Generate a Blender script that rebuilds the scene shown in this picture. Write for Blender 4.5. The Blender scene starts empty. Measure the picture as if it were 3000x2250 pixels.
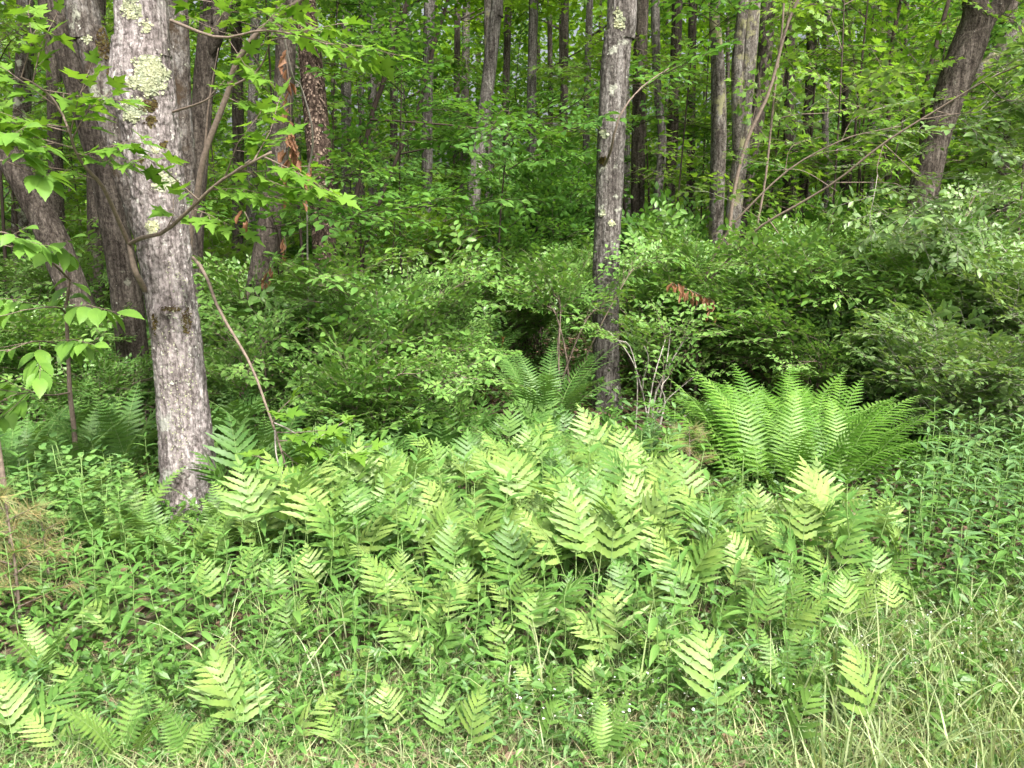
import bpy, math, random
import numpy as np
from mathutils import Vector, Matrix, noise

R = random.Random(7)
sc = bpy.context.scene
col = sc.collection
rad = math.radians
TAU = math.tau

# ------------------------------------------------------------------ camera
CAM_H, PITCH, F = 1.6, rad(12.0), 2310.0          # F in pixels of the 3000 px wide photo
cd = bpy.data.cameras.new('camera')
cam = bpy.data.objects.new('camera', cd)
col.objects.link(cam)
cam.location = (0, 0, CAM_H)
cam.rotation_euler = (rad(90) - PITCH, 0, 0)
cd.sensor_width = 36
cd.lens = 36 * F / 3000
cd.clip_start, cd.clip_end = 0.05, 2000
sc.camera = cam

# ------------------------------------------------------------------ sky, sun, exposure
SUN_EL, SUN_AZ = rad(52), rad(152)                 # azimuth clockwise from +Y: behind the camera, to its right
w = bpy.data.worlds.new('World')
sc.world = w
w.use_nodes = True
nt = w.node_tree
sky = nt.nodes.new('ShaderNodeTexSky')
sky.sky_type = 'NISHITA'
sky.sun_disc = False
sky.sun_elevation = SUN_EL
sky.sun_rotation = SUN_AZ
sky.air_density, sky.dust_density, sky.ozone_density = 0.7, 10.0, 0.3
bg = nt.nodes['Background']
bg.inputs['Strength'].default_value = 0.15
hs = nt.nodes.new('ShaderNodeHueSaturation')       # thin white haze over the whole sky
hs.inputs['Saturation'].default_value = 0.4
nt.links.new(sky.outputs[0], hs.inputs['Color'])
nt.links.new(hs.outputs[0], bg.inputs['Color'])
sd = bpy.data.lights.new('sun', 'SUN')
sd.energy = 3.2
sd.angle = rad(3.0)
sd.color = (1.0, 0.96, 0.88)
sun = bpy.data.objects.new('sun', sd)
col.objects.link(sun)
sdir = Vector((math.sin(SUN_AZ) * math.cos(SUN_EL), math.cos(SUN_AZ) * math.cos(SUN_EL), math.sin(SUN_EL)))
sun.rotation_euler = sdir.to_track_quat('Z', 'Y').to_euler()
sun.location = (0, -5, 15)
vs = sc.view_settings
vs.view_transform = 'Standard'
vs.look = 'None'
vs.exposure = 1.22
vs.gamma = 1.0
vs.use_curve_mapping = False
cy = sc.cycles
cy.max_bounces = 10
cy.diffuse_bounces = 6
cy.transmission_bounces = 6
cy.transparent_max_bounces = 8

# ------------------------------------------------------------------ pixels to places
SP, CP = math.sin(PITCH), math.cos(PITCH)
def ray(px, py):
    u, v = (px - 1500) / F, (1125 - py) / F
    return Vector((u, CP + v * SP, -SP + v * CP))
def at(px, py, D):                                  # point on that ray at distance D into the wood
    d = ray(px, py)
    return Vector((0, 0, CAM_H)) + d * (D / d.y)
def height(x, y):
    z = 0.05 * noise.noise(Vector((x * 0.7, y * 0.7, 3.1))) + 0.02 * noise.noise(Vector((x * 2.3, y * 2.3, 1.7)))
    if y > 9:
        t = y - 9
        z += 0.045 * t * min(1, t / 6) + 0.12 * noise.noise(Vector((x * 0.25, y * 0.25, 9.0))) * min(1, t / 4)
    return z
def ground(px, py):
    d = ray(px, py)
    z = 0.0
    for _ in range(6):
        t = (z - CAM_H) / min(d.z, -0.02)
        p = Vector((0, 0, CAM_H)) + d * t
        z = height(p.x, p.y)
    return Vector((p.x, p.y, z))

# ------------------------------------------------------------------ materials
def nodes_of(name):
    m = bpy.data.materials.new(name)
    m.use_nodes = True
    t = m.node_tree
    return m, t, t.nodes, t.links, t.nodes['Principled BSDF']
def ramp(N, stops):
    r = N.new('ShaderNodeValToRGB')
    e = r.color_ramp.elements
    while len(e) < len(stops):
        e.new(0.5)
    for k, (p, c) in enumerate(stops):
        e[k].position = p
        e[k].color = (*c, 1)
    return r
def leaf_mat(name, cols, trans=0.4, rough=0.45, tint=(1.15, 1.1, 0.55), spec=0.35, ob=0.5):
    m, t, N, L, p = nodes_of(name)
    g, o = N.new('ShaderNodeNewGeometry'), N.new('ShaderNodeObjectInfo')
    a = N.new('ShaderNodeMath'); a.operation = 'MULTIPLY'; a.inputs[1].default_value = 1 - ob
    b = N.new('ShaderNodeMath'); b.operation = 'MULTIPLY_ADD'; b.inputs[1].default_value = ob
    L.new(g.outputs['Random Per Island'], a.inputs[0])
    L.new(o.outputs['Random'], b.inputs[0]); L.new(a.outputs[0], b.inputs[2])
    n = len(cols)
    r = ramp(N, [(0.1 + 0.8 * k / max(1, n - 1), c) for k, c in enumerate(cols)])
    L.new(b.outputs[0], r.inputs[0])
    tc = N.new('ShaderNodeTexCoord'); nz = N.new('ShaderNodeTexNoise'); nz.inputs['Scale'].default_value = 14; nz.inputs['Detail'].default_value = 2
    L.new(tc.outputs['Object'], nz.inputs['Vector'])
    vr = ramp(N, [(0.3, (.72, .78, .8)), (0.7, (1.2, 1.15, 1.05))]); L.new(nz.outputs[0], vr.inputs[0])
    mv = N.new('ShaderNodeMixRGB'); mv.blend_type = 'MULTIPLY'; mv.inputs[0].default_value = 1
    L.new(r.outputs[0], mv.inputs[1]); L.new(vr.outputs[0], mv.inputs[2])
    r = mv
    L.new(r.outputs[0], p.inputs['Base Color'])
    p.inputs['Roughness'].default_value = rough
    p.inputs['Specular IOR Level'].default_value = spec
    tr = N.new('ShaderNodeBsdfTranslucent')
    mx = N.new('ShaderNodeMixRGB'); mx.blend_type = 'MULTIPLY'; mx.inputs[0].default_value = 1
    mx.inputs[2].default_value = (*tint, 1)
    L.new(r.outputs[0], mx.inputs[1]); L.new(mx.outputs[0], tr.inputs['Color'])
    ms = N.new('ShaderNodeMixShader'); ms.inputs[0].default_value = trans
    L.new(p.outputs[0], ms.inputs[1]); L.new(tr.outputs[0], ms.inputs[2])
    L.new(ms.outputs[0], N['Material Output'].inputs['Surface'])
    return m
def bark_mat(name, dark, mid, light, lichen=(0.33, 0.36, 0.25), lich=0.62, fur=16.0, zs=0.16, bump=1.0, speck=0.9, fl=0.73, moss=None, mosst=0.6):
    m, t, N, L, p = nodes_of(name)
    tc = N.new('ShaderNodeTexCoord')
    oi = N.new('ShaderNodeObjectInfo')
    off = N.new('ShaderNodeVectorMath'); off.operation = 'MULTIPLY_ADD'
    L.new(oi.outputs['Random'], off.inputs[0]); off.inputs[1].default_value = (7, 9, 13)
    L.new(tc.outputs['Object'], off.inputs[2])
    mp = N.new('ShaderNodeMapping'); mp.inputs['Scale'].default_value = (1, 1, zs)
    L.new(off.outputs[0], mp.inputs[0])
    n1 = N.new('ShaderNodeTexNoise'); n1.inputs['Scale'].default_value = fur; n1.inputs['Detail'].default_value = 8; n1.inputs['Roughness'].default_value = 0.7
    L.new(mp.outputs[0], n1.inputs['Vector'])
    n2 = N.new('ShaderNodeTexNoise'); n2.inputs['Scale'].default_value = 48; n2.inputs['Detail'].default_value = 6; n2.inputs['Roughness'].default_value = 0.65
    mp2 = N.new('ShaderNodeMapping'); mp2.inputs['Scale'].default_value = (1.0, 1.0, 0.8)
    L.new(off.outputs[0], mp2.inputs[0]); L.new(mp2.outputs[0], n2.inputs['Vector'])
    r = ramp(N, [(0.36, dark), (0.5, mid), (0.66, light)])
    L.new(n1.outputs[0], r.inputs[0])
    r2 = ramp(N, [(0.36, (0.38, 0.36, 0.35)), (0.5, (0.92, 0.92, 0.92)), (0.62, (1.4, 1.4, 1.4))])
    L.new(n2.outputs[0], r2.inputs[0])
    mu = N.new('ShaderNodeMixRGB'); mu.blend_type = 'MULTIPLY'; mu.inputs[0].default_value = speck
    L.new(r.outputs[0], mu.inputs[1]); L.new(r2.outputs[0], mu.inputs[2])
    vo = N.new('ShaderNodeTexVoronoi'); vo.feature = 'DISTANCE_TO_EDGE'; vo.inputs['Scale'].default_value = fur * 1.5
    wq = N.new('ShaderNodeVectorMath'); wq.operation = 'MULTIPLY_ADD'; wq.inputs[1].default_value = (.03, .03, .03)
    L.new(n2.outputs['Color'], wq.inputs[0]); L.new(mp.outputs[0], wq.inputs[2]); L.new(wq.outputs[0], vo.inputs['Vector'])
    rc = ramp(N, [(0.0, (0.35, 0.33, 0.32)), (0.09, (1, 1, 1))])
    L.new(vo.outputs['Distance'], rc.inputs[0])
    mc = N.new('ShaderNodeMixRGB'); mc.blend_type = 'MULTIPLY'; mc.inputs[0].default_value = 0.85
    L.new(mu.outputs[0], mc.inputs[1]); L.new(rc.outputs[0], mc.inputs[2])
    mu = mc
    n3 = N.new('ShaderNodeTexNoise'); n3.inputs['Scale'].default_value = 5.0; n3.inputs['Detail'].default_value = 9; n3.inputs['Roughness'].default_value = 0.68
    L.new(off.outputs[0], n3.inputs['Vector'])
    r3 = ramp(N, [(lich, (0, 0, 0)), (lich + 0.05, (1, 1, 1))])
    L.new(n3.outputs[0], r3.inputs[0])
    m2 = N.new('ShaderNodeMixRGB'); m2.inputs[2].default_value = (*lichen, 1)
    L.new(r3.outputs[0], m2.inputs[0]); L.new(mu.outputs[0], m2.inputs[1])
    n5 = N.new('ShaderNodeTexNoise'); n5.inputs['Scale'].default_value = 34; n5.inputs['Detail'].default_value = 3
    of3 = N.new('ShaderNodeVectorMath'); of3.operation = 'ADD'; of3.inputs[1].default_value = (3, 41, 11)
    L.new(off.outputs[0], of3.inputs[0]); L.new(of3.outputs[0], n5.inputs['Vector'])
    r5 = ramp(N, [(fl, (0, 0, 0)), (fl + .03, (1, 1, 1))])
    L.new(n5.outputs[0], r5.inputs[0])
    m5 = N.new('ShaderNodeMixRGB'); m5.inputs[2].default_value = (0.46, 0.46, 0.42, 1)
    L.new(r5.outputs[0], m5.inputs[0]); L.new(m2.outputs[0], m5.inputs[1])
    m2 = m5
    last = m2
    if moss:
        n4 = N.new('ShaderNodeTexNoise'); n4.inputs['Scale'].default_value = 2.6; n4.inputs['Detail'].default_value = 7; n4.inputs['Roughness'].default_value = 0.7
        of2 = N.new('ShaderNodeVectorMath'); of2.operation = 'ADD'; of2.inputs[1].default_value = (31, 17, 5)
        L.new(off.outputs[0], of2.inputs[0]); L.new(of2.outputs[0], n4.inputs['Vector'])
        r4 = ramp(N, [(mosst, (0, 0, 0)), (mosst + 0.06, (1, 1, 1))])
        L.new(n4.outputs[0], r4.inputs[0])
        m3 = N.new('ShaderNodeMixRGB'); m3.inputs[2].default_value = (*moss, 1)
        L.new(r4.outputs[0], m3.inputs[0]); L.new(m2.outputs[0], m3.inputs[1])
        last = m3
    L.new(last.outputs[0], p.inputs['Base Color'])
    p.inputs['Roughness'].default_value = 0.9
    p.inputs['Specular IOR Level'].default_value = 0.15
    ad = N.new('ShaderNodeMath'); ad.operation = 'MULTIPLY_ADD'; ad.inputs[1].default_value = 0.55
    L.new(n2.outputs[0], ad.inputs[0]); L.new(n1.outputs[0], ad.inputs[2])
    bp = N.new('ShaderNodeBump'); bp.inputs['Strength'].default_value = bump; bp.inputs['Distance'].default_value = 0.02
    L.new(ad.outputs[0], bp.inputs['Height']); L.new(bp.outputs[0], p.inputs['Normal'])
    return m
def plain(name, c, rough=0.8, var=0.3, scale=30):
    m, t, N, L, p = nodes_of(name)
    n = N.new('ShaderNodeTexNoise'); n.inputs['Scale'].default_value = scale; n.inputs['Detail'].default_value = 5
    tc = N.new('ShaderNodeTexCoord'); L.new(tc.outputs['Object'], n.inputs['Vector'])
    r = ramp(N, [(0.3, tuple(v * (1 - var) for v in c)), (0.7, tuple(min(1, v * (1 + var)) for v in c))])
    L.new(n.outputs[0], r.inputs[0]); L.new(r.outputs[0], p.inputs['Base Color'])
    p.inputs['Roughness'].default_value = rough
    p.inputs['Specular IOR Level'].default_value = 0.2
    return m
def ground_mat():
    m, t, N, L, p = nodes_of('forest_floor')
    tc = N.new('ShaderNodeTexCoord')
    n = N.new('ShaderNodeTexNoise'); n.inputs['Scale'].default_value = 22; n.inputs['Detail'].default_value = 9; n.inputs['Roughness'].default_value = 0.75
    L.new(tc.outputs['Object'], n.inputs['Vector'])
    r = ramp(N, [(0.3, (0.03, 0.022, 0.014)), (0.5, (0.10, 0.072, 0.045)), (0.7, (0.2, 0.15, 0.1))])
    L.new(n.outputs[0], r.inputs[0])
    n2 = N.new('ShaderNodeTexNoise'); n2.inputs['Scale'].default_value = 1.6; n2.inputs['Detail'].default_value = 6
    L.new(tc.outputs['Object'], n2.inputs['Vector'])
    r2 = ramp(N, [(0.45, (0, 0, 0)), (0.62, (1, 1, 1))])
    L.new(n2.outputs[0], r2.inputs[0])
    mx = N.new('ShaderNodeMixRGB'); mx.inputs[2].default_value = (0.05, 0.075, 0.02, 1)
    L.new(r2.outputs[0], mx.inputs[0]); L.new(r.outputs[0], mx.inputs[1])
    L.new(mx.outputs[0], p.inputs['Base Color'])
    p.inputs['Roughness'].default_value = 0.95
    b = N.new('ShaderNodeBump'); b.inputs['Strength'].default_value = 0.8; b.inputs['Distance'].default_value = 0.03
    L.new(n.outputs[0], b.inputs['Height']); L.new(b.outputs[0], p.inputs['Normal'])
    return m

M = {}
M['ground'] = ground_mat()
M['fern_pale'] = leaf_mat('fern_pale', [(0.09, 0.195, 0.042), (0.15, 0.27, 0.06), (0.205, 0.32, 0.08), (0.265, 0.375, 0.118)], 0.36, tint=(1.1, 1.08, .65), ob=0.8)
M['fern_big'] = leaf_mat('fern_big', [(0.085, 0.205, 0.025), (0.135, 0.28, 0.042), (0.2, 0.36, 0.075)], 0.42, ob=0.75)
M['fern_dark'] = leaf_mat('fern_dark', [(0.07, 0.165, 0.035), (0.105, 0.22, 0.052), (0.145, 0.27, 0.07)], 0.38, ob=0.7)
M['fern_lacy'] = leaf_mat('fern_lacy', [(0.10, 0.21, 0.05), (0.16, 0.29, 0.07), (0.23, 0.37, 0.09)], 0.4, ob=0.75)
M['fertile'] = leaf_mat('fertile', [(0.12, 0.05, 0.015), (0.2, 0.09, 0.03)], 0.15)
M['herb'] = leaf_mat('herb', [(0.085, 0.2, 0.045), (0.125, 0.26, 0.06), (0.18, 0.33, 0.08)], 0.36, 0.4)
M['herb_blue'] = leaf_mat('herb_blue', [(0.09, 0.2, 0.07), (0.13, 0.25, 0.09), (0.19, 0.32, 0.13)], 0.32, 0.4)
M['rue'] = leaf_mat('rue', [(0.10, 0.22, 0.07), (0.15, 0.29, 0.085), (0.2, 0.34, 0.1)], 0.36, 0.45)
M['shrub'] = leaf_mat('shrub', [(0.10, 0.225, 0.046), (0.15, 0.29, 0.068), (0.225, 0.375, 0.105)], 0.38, 0.36, ob=0.35)
M['shrub_grey'] = leaf_mat('shrub_grey', [(0.10, 0.19, 0.055), (0.15, 0.25, 0.08), (0.22, 0.33, 0.12)], 0.36, 0.38, ob=0.35)
M['maple'] = leaf_mat('maple', [(0.11, 0.24, 0.03), (0.17, 0.32, 0.045), (0.23, 0.38, 0.065)], 0.48, 0.42, ob=0.4)
M['ovate'] = leaf_mat('ovate', [(0.065, 0.165, 0.03), (0.10, 0.23, 0.045), (0.15, 0.30, 0.06)], 0.45, 0.38, ob=0.45)
M['elm'] = leaf_mat('elm', [(0.13, 0.27, 0.045), (0.18, 0.34, 0.06), (0.24, 0.4, 0.08)], 0.45, 0.42, ob=0.3)
M['canopy'] = leaf_mat('canopy', [(0.09, 0.19, 0.025), (0.14, 0.28, 0.035), (0.2, 0.36, 0.05)], 0.55, 0.45, tint=(1.25, 1.15, 0.4))
M['far'] = leaf_mat('far', [(0.07, 0.16, 0.025), (0.12, 0.25, 0.035), (0.2, 0.36, 0.05)], 0.55, 0.5, tint=(1.25, 1.15, 0.4))
M['grass'] = leaf_mat('grass', [(0.14, 0.225, 0.075), (0.25, 0.33, 0.14), (0.40, 0.45, 0.26)], 0.36, 0.45)
M['straw'] = leaf_mat('straw', [(0.34, 0.29, 0.18), (0.5, 0.44, 0.29)], 0.3, 0.6)
M['cover'] = leaf_mat('cover', [(0.06, 0.15, 0.03), (0.10, 0.21, 0.045), (0.16, 0.3, 0.07)], 0.36, 0.4)
M['litter'] = leaf_mat('litter', [(0.08, 0.05, 0.035), (0.17, 0.11, 0.075), (0.30, 0.22, 0.16)], 0.12, 0.7)
M['dead_leaf'] = leaf_mat('dead_leaf', [(0.17, 0.075, 0.04), (0.27, 0.13, 0.07), (0.36, 0.2, 0.12)], 0.3, 0.6)
M['white'] = leaf_mat('white_petal', [(0.75, 0.76, 0.72), (0.82, 0.82, 0.8)], 0.3)
M['pine'] = leaf_mat('pine', [(0.12, 0.17, 0.05), (0.2, 0.22, 0.08), (0.3, 0.22, 0.11)], 0.2, 0.5, ob=0.2)
M['bark_near'] = bark_mat('bark_near', (0.115, 0.097, 0.094), (0.25, 0.22, 0.217), (0.37, 0.343, 0.34), lichen=(0.34, 0.34, 0.31), lich=0.60, fur=19, zs=0.16, fl=.67)
M['bark_mid'] = bark_mat('bark_mid', (0.05, 0.043, 0.039), (0.13, 0.118, 0.108), (0.25, 0.238, 0.225), lichen=(0.34, 0.35, 0.29), lich=0.62, fur=24, zs=0.1)
M['bark_moss'] = bark_mat('bark_moss', (0.04, 0.031, 0.026), (0.11, 0.096, 0.085), (0.22, 0.21, 0.2), lichen=(0.3, 0.31, 0.25), lich=0.58, fur=14, zs=0.3, moss=(0.05, 0.035, 0.022), mosst=0.55)
M['bark_brown'] = bark_mat('bark_brown', (0.035, 0.028, 0.023), (0.08, 0.067, 0.056), (0.15, 0.13, 0.112), lichen=(0.2, 0.2, 0.16), lich=0.64, fur=20, zs=0.14)
M['bark_yel'] = bark_mat('bark_yel', (0.06, 0.05, 0.043), (0.135, 0.12, 0.105), (0.24, 0.228, 0.21), lichen=(0.21, 0.205, 0.115), lich=0.55, fur=22, zs=0.2)
M['bark_flaky'] = bark_mat('bark_flaky', (0.03, 0.02, 0.016), (0.09, 0.062, 0.05), (0.2, 0.15, 0.12), fur=30, zs=0.5, lich=0.72)
M['flake'] = plain('flake', (0.21, 0.155, 0.12), 0.85, 0.4, 40)
M['twig'] = plain('twig', (0.16, 0.125, 0.10), 0.8, 0.3, 60)
M['twig_grey'] = plain('twig_grey', (0.28, 0.255, 0.23), 0.8, 0.3, 60)
M['twig_dark'] = plain('twig_dark', (0.05, 0.037, 0.03), 0.85, 0.3, 60)
M['lichen'] = leaf_mat('lichen_flake', [(0.24, 0.26, 0.17), (0.34, 0.36, 0.24), (0.44, 0.46, 0.33)], 0.1, 0.9, tint=(1, 1, 1), spec=0.1, ob=0.0)
M['moss'] = leaf_mat('moss_tuft', [(0.045, 0.03, 0.018), (0.08, 0.06, 0.025), (0.10, 0.09, 0.03)], 0.1, 0.95, tint=(1, 1, 1), spec=0.05, ob=0.0)
M['stem_green'] = plain('stem_green', (0.16, 0.25, 0.08), 0.6, 0.2, 40)

# ------------------------------------------------------------------ helpers
class MB:
    def __init__(s):
        s.v, s.f, s.m = [], [], []
    def quadstrip(s, rows, mi=0):                   # rows of equal length
        b = len(s.v); k = len(rows[0])
        for r in rows:
            s.v.extend(r)
        for i in range(len(rows) - 1):
            for j in range(k - 1):
                a = b + i * k + j
                s.f.append((a, a + 1, a + k + 1, a + k)); s.m.append(mi)
    def poly(s, pts, faces, mi=0):
        b = len(s.v)
        s.v.extend(pts)
        for f in faces:
            s.f.append(tuple(b + i for i in f)); s.m.append(mi)
    def tube(s, pts, radii, n=6, mi=0, cap=True):
        b = len(s.v)
        pts = [Vector(p) for p in pts]
        t0 = (pts[1] - pts[0]).normalized()
        x = t0.orthogonal().normalized()
        for i, p in enumerate(pts):
            t = (pts[min(i + 1, len(pts) - 1)] - pts[max(i - 1, 0)]).normalized()
            x = (x - t * x.dot(t)).normalized()
            y = t.cross(x)
            for k in range(n):
                a = TAU * k / n
                s.v.append(p + (x * math.cos(a) + y * math.sin(a)) * radii[i])
        for i in range(len(pts) - 1):
            for k in range(n):
                a, c = b + i * n + k, b + i * n + (k + 1) % n
                s.f.append((a, c, c + n, a + n)); s.m.append(mi)
        if cap:
            s.f.append(tuple(b + (len(pts) - 1) * n + k for k in range(n))); s.m.append(mi)
    def mesh(s, name, mats, smooth=True):
        me = bpy.data.meshes.new(name)
        me.from_pydata([tuple(v) for v in s.v], [], s.f)
        for mm in mats:
            me.materials.append(M[mm])
        if len(mats) > 1:
            me.polygons.foreach_set('material_index', s.m)
        if smooth:
            me.polygons.foreach_set('use_smooth', [True] * len(me.polygons))
        me.update()
        return me

def put(name, me, parent=None, mat=None):
    o = bpy.data.objects.new(name, me)
    col.objects.link(o)
    if parent:
        o.parent = parent
    if mat is not None:
        o.matrix_basis = mat
    return o
ATTR = {}
def thing(name, loc, label, cat, group=None, rz=0.0, s=1.0):
    o = bpy.data.objects.new(name, None)
    o.empty_display_size = 0.1
    col.objects.link(o)
    o.matrix_basis = Matrix.Translation(loc) @ Matrix.Rotation(rz, 4, 'Z') @ Matrix.Scale(s, 4)
    o['label'] = label; o['category'] = cat
    if group:
        o['group'] = group
    return o
def stuff(name, me, label, cat):
    o = put(name, me)
    o['kind'] = 'stuff'; o['label'] = label; o['category'] = cat
    return o
def frame(loc, d, roll=0.0, s=1.0):                 # local +Y along d, +Z as far up as it goes
    d = Vector(d).normalized()
    x = d.cross(Vector((0, 0, 1)))
    if x.length < 1e-3:
        x = Vector((1, 0, 0))
    x.normalize()
    z = x.cross(d)
    m = Matrix((x, d, z)).transposed().to_4x4()
    return Matrix.Translation(loc) @ m @ Matrix.Rotation(roll, 4, 'Y') @ Matrix.Scale(s, 4)
def smoothpath(pts, n):
    """Catmull-Rom through tuples (any length), n points."""
    P = [np.array(p, float) for p in pts]
    P = [2 * P[0] - P[1]] + P + [2 * P[-1] - P[-2]]
    out = []
    k = len(P) - 3
    for i in range(n):
        u = i / (n - 1) * k
        j = min(int(u), k - 1); t = u - j
        a, b, c, d = P[j], P[j + 1], P[j + 2], P[j + 3]
        out.append(0.5 * (2 * b + (c - a) * t + (2 * a - 5 * b + 4 * c - d) * t * t + (3 * b - a - 3 * c + d) * t ** 3))
    return out
def rv(a=1.0):
    return Vector((R.uniform(-a, a), R.uniform(-a, a), R.uniform(-a, a)))

# ------------------------------------------------------------------ leaf, spray and frond meshes
def leaf_ovate(mb, base, d, up, L, W, droop=0.15, mi=0, seg=3, peak=0.45, fold=0.12):
    d = d.normalized(); x = d.cross(up).normalized(); z = x.cross(d)
    rows = []
    for i in range(seg + 1):
        t = i / seg
        wd = W * 0.5 * (math.sin(math.pi * t ** (math.log(0.5) / math.log(peak))) if 0 < t < 1 else (0.06 if t == 0 else 0.0))
        c = base + d * (L * t) - z * (droop * L * t * t)
        rows.append([c - x * wd + z * wd * fold * 2, c, c + x * wd + z * wd * fold * 2])
    mb.quadstrip(rows, mi)
MAPLE = [(0, 0), (0.16, 0.02), (0.36, -0.05), (0.30, 0.12), (0.52, 0.38), (0.34, 0.38), (0.24, 0.36), (0.27, 0.55), (0.14, 0.62), (0.0, 1.0)]
def leaf_maple(mb, base, d, up, L, droop=0.12, mi=0):
    d = d.normalized(); x = d.cross(up).normalized(); z = x.cross(d)
    def q(a, b):
        return base + x * (a * L) + d * (b * L) + z * (abs(a) * 0.16 * L - droop * L * b * b)
    r = [q(a, b) for a, b in MAPLE]
    l = [q(-a, b) for a, b in MAPLE[1:-1]]
    mid = q(0, 0.35)
    pts = r + l + [mid]
    c = len(pts) - 1
    nr = len(r)
    f = [(c, i, i + 1) for i in range(nr - 1)]
    li = [0] + list(range(nr, nr + len(l))) + [nr - 1]
    f += [(c, li[i + 1], li[i]) for i in range(len(li) - 1)]
    mb.poly(pts, f, mi)

def spray(kind, seed):
    rr = random.Random(seed)
    mb = MB()
    if kind == 'small':          # shrub twig, many 2-3 cm leaves
        Lm, nside, nl, tw = 0.40, 6, 7, 0.0020
    elif kind == 'mid':
        Lm, nside, nl, tw = 0.46, 5, 6, 0.0024
    elif kind == 'ovate':        # cherry or beech like
        Lm, nside, nl, tw = 0.75, 5, 8, 0.004
    elif kind == 'maple':
        Lm, nside, nl, tw = 0.7, 4, 5, 0.004
    elif kind == 'crown':
        Lm, nside, nl, tw = 1.5, 8, 9, 0.010
    up = Vector((0, 0, 1))
    def twig(p0, d0, Ln, r0, n, leaves):
        pts = []; d = d0.normalized(); p = p0.copy()
        for i in range(n):
            pts.append(p.copy())
            d = (d + Vector((rr.uniform(-.16, .16), rr.uniform(-.16, .16), rr.uniform(-.12, .08)))).normalized()
            p = p + d * (Ln / (n - 1))
        mb.tube(pts, [r0 * (1 - 0.75 * i / (n - 1)) for i in range(n)], 3, 0, False)
        for k in range(leaves):
            t = 0.12 + 0.88 * (k + rr.random() * 0.5) / leaves
            f = t * (n - 1); i = min(int(f), n - 2)
            q = pts[i].lerp(pts[i + 1], min(1, f - i))
            td = (pts[i + 1] - pts[i]).normalized()
            side = td.cross(up).normalized() * (1 if k % 2 else -1)
            ld = (td * rr.uniform(0.35, 0.9) + side * rr.uniform(.6, 1.0) + up * rr.uniform(-0.35, 0.3)).normalized()
            uu = (up + Vector((rr.uniform(-.45, .45), rr.uniform(-.45, .45), 0))).normalized()
            if kind == 'small':
                L = rr.uniform(0.03, 0.052); leaf_ovate(mb, q, ld, uu, L, L * 0.52, 0.12, 1, 2, 0.5)
            elif kind == 'mid':
                L = rr.uniform(0.045, 0.075); leaf_ovate(mb, q, ld, uu, L, L * 0.5, 0.18, 1, 3, 0.46)
            elif kind == 'ovate':
                L = rr.uniform(0.06, 0.095); leaf_ovate(mb, q + ld * 0.01, ld, uu, L, L * 0.55, 0.22, 1, 4, 0.42)
            elif kind == 'maple':
                L = rr.uniform(0.06, 0.095)
                mb.tube([q, q + ld * 0.035], [0.001, 0.0008], 3, 0, False)
                leaf_maple(mb, q + ld * 0.033, (ld + up * -0.15), uu, L, rr.uniform(0.05, 0.25), 1)
            else:
                L = rr.uniform(0.09, 0.15); leaf_ovate(mb, q, ld, uu, L, L * 0.75, 0.2, 1, 2, 0.5)
        return pts
    main = twig(Vector((0, 0, 0)), Vector((0, 1, 0.1)), Lm, tw, 7, nl)
    for k in range(nside):
        t = 0.15 + 0.75 * k / nside
        f = t * 6; i = int(f)
        q = main[i].lerp(main[i + 1], f - i)
        td = (main[i + 1] - main[i]).normalized()
        s = 1 if k % 2 else -1
        d = td * rr.uniform(0.5, 0.9) + Vector((s, 0, 0)) * rr.uniform(0.6, 1.0) + up * rr.uniform(-.1, .45 if kind == 'small' else .2)
        twig(q, d, Lm * rr.uniform(.35, .6) * (1.15 - t * .6), tw * .6, 5, nl)
    return mb
def sprays(kind, n, mats, tag):
    return [spray(kind, 100 + 17 * i + hash_(tag)).mesh('%s_spray' % tag, mats) for i in range(n)]
def hash_(s):
    return sum(ord(c) * (i + 3) for i, c in enumerate(s)) % 9973
SPR = {
    'shrub': sprays('small', 6, ['twig', 'shrub'], 'shrub'),
    'shrub_grey': sprays('small', 5, ['twig_grey', 'shrub_grey'], 'greyshrub'),
    'ovate': sprays('ovate', 6, ['twig_dark', 'ovate'], 'ovate'),
    'maple': sprays('maple', 6, ['twig', 'maple'], 'maple'),
    'crown': sprays('crown', 6, ['twig_dark', 'canopy'], 'crown'),
    'cover': sprays('small', 4, ['twig', 'cover'], 'cover'),
}

SPR['shrub'] += sprays('mid', 3, ['twig', 'shrub'], 'midshrub')
SPR['shrub_grey'] += sprays('mid', 3, ['twig_grey', 'shrub_grey'], 'midgrey')

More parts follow.
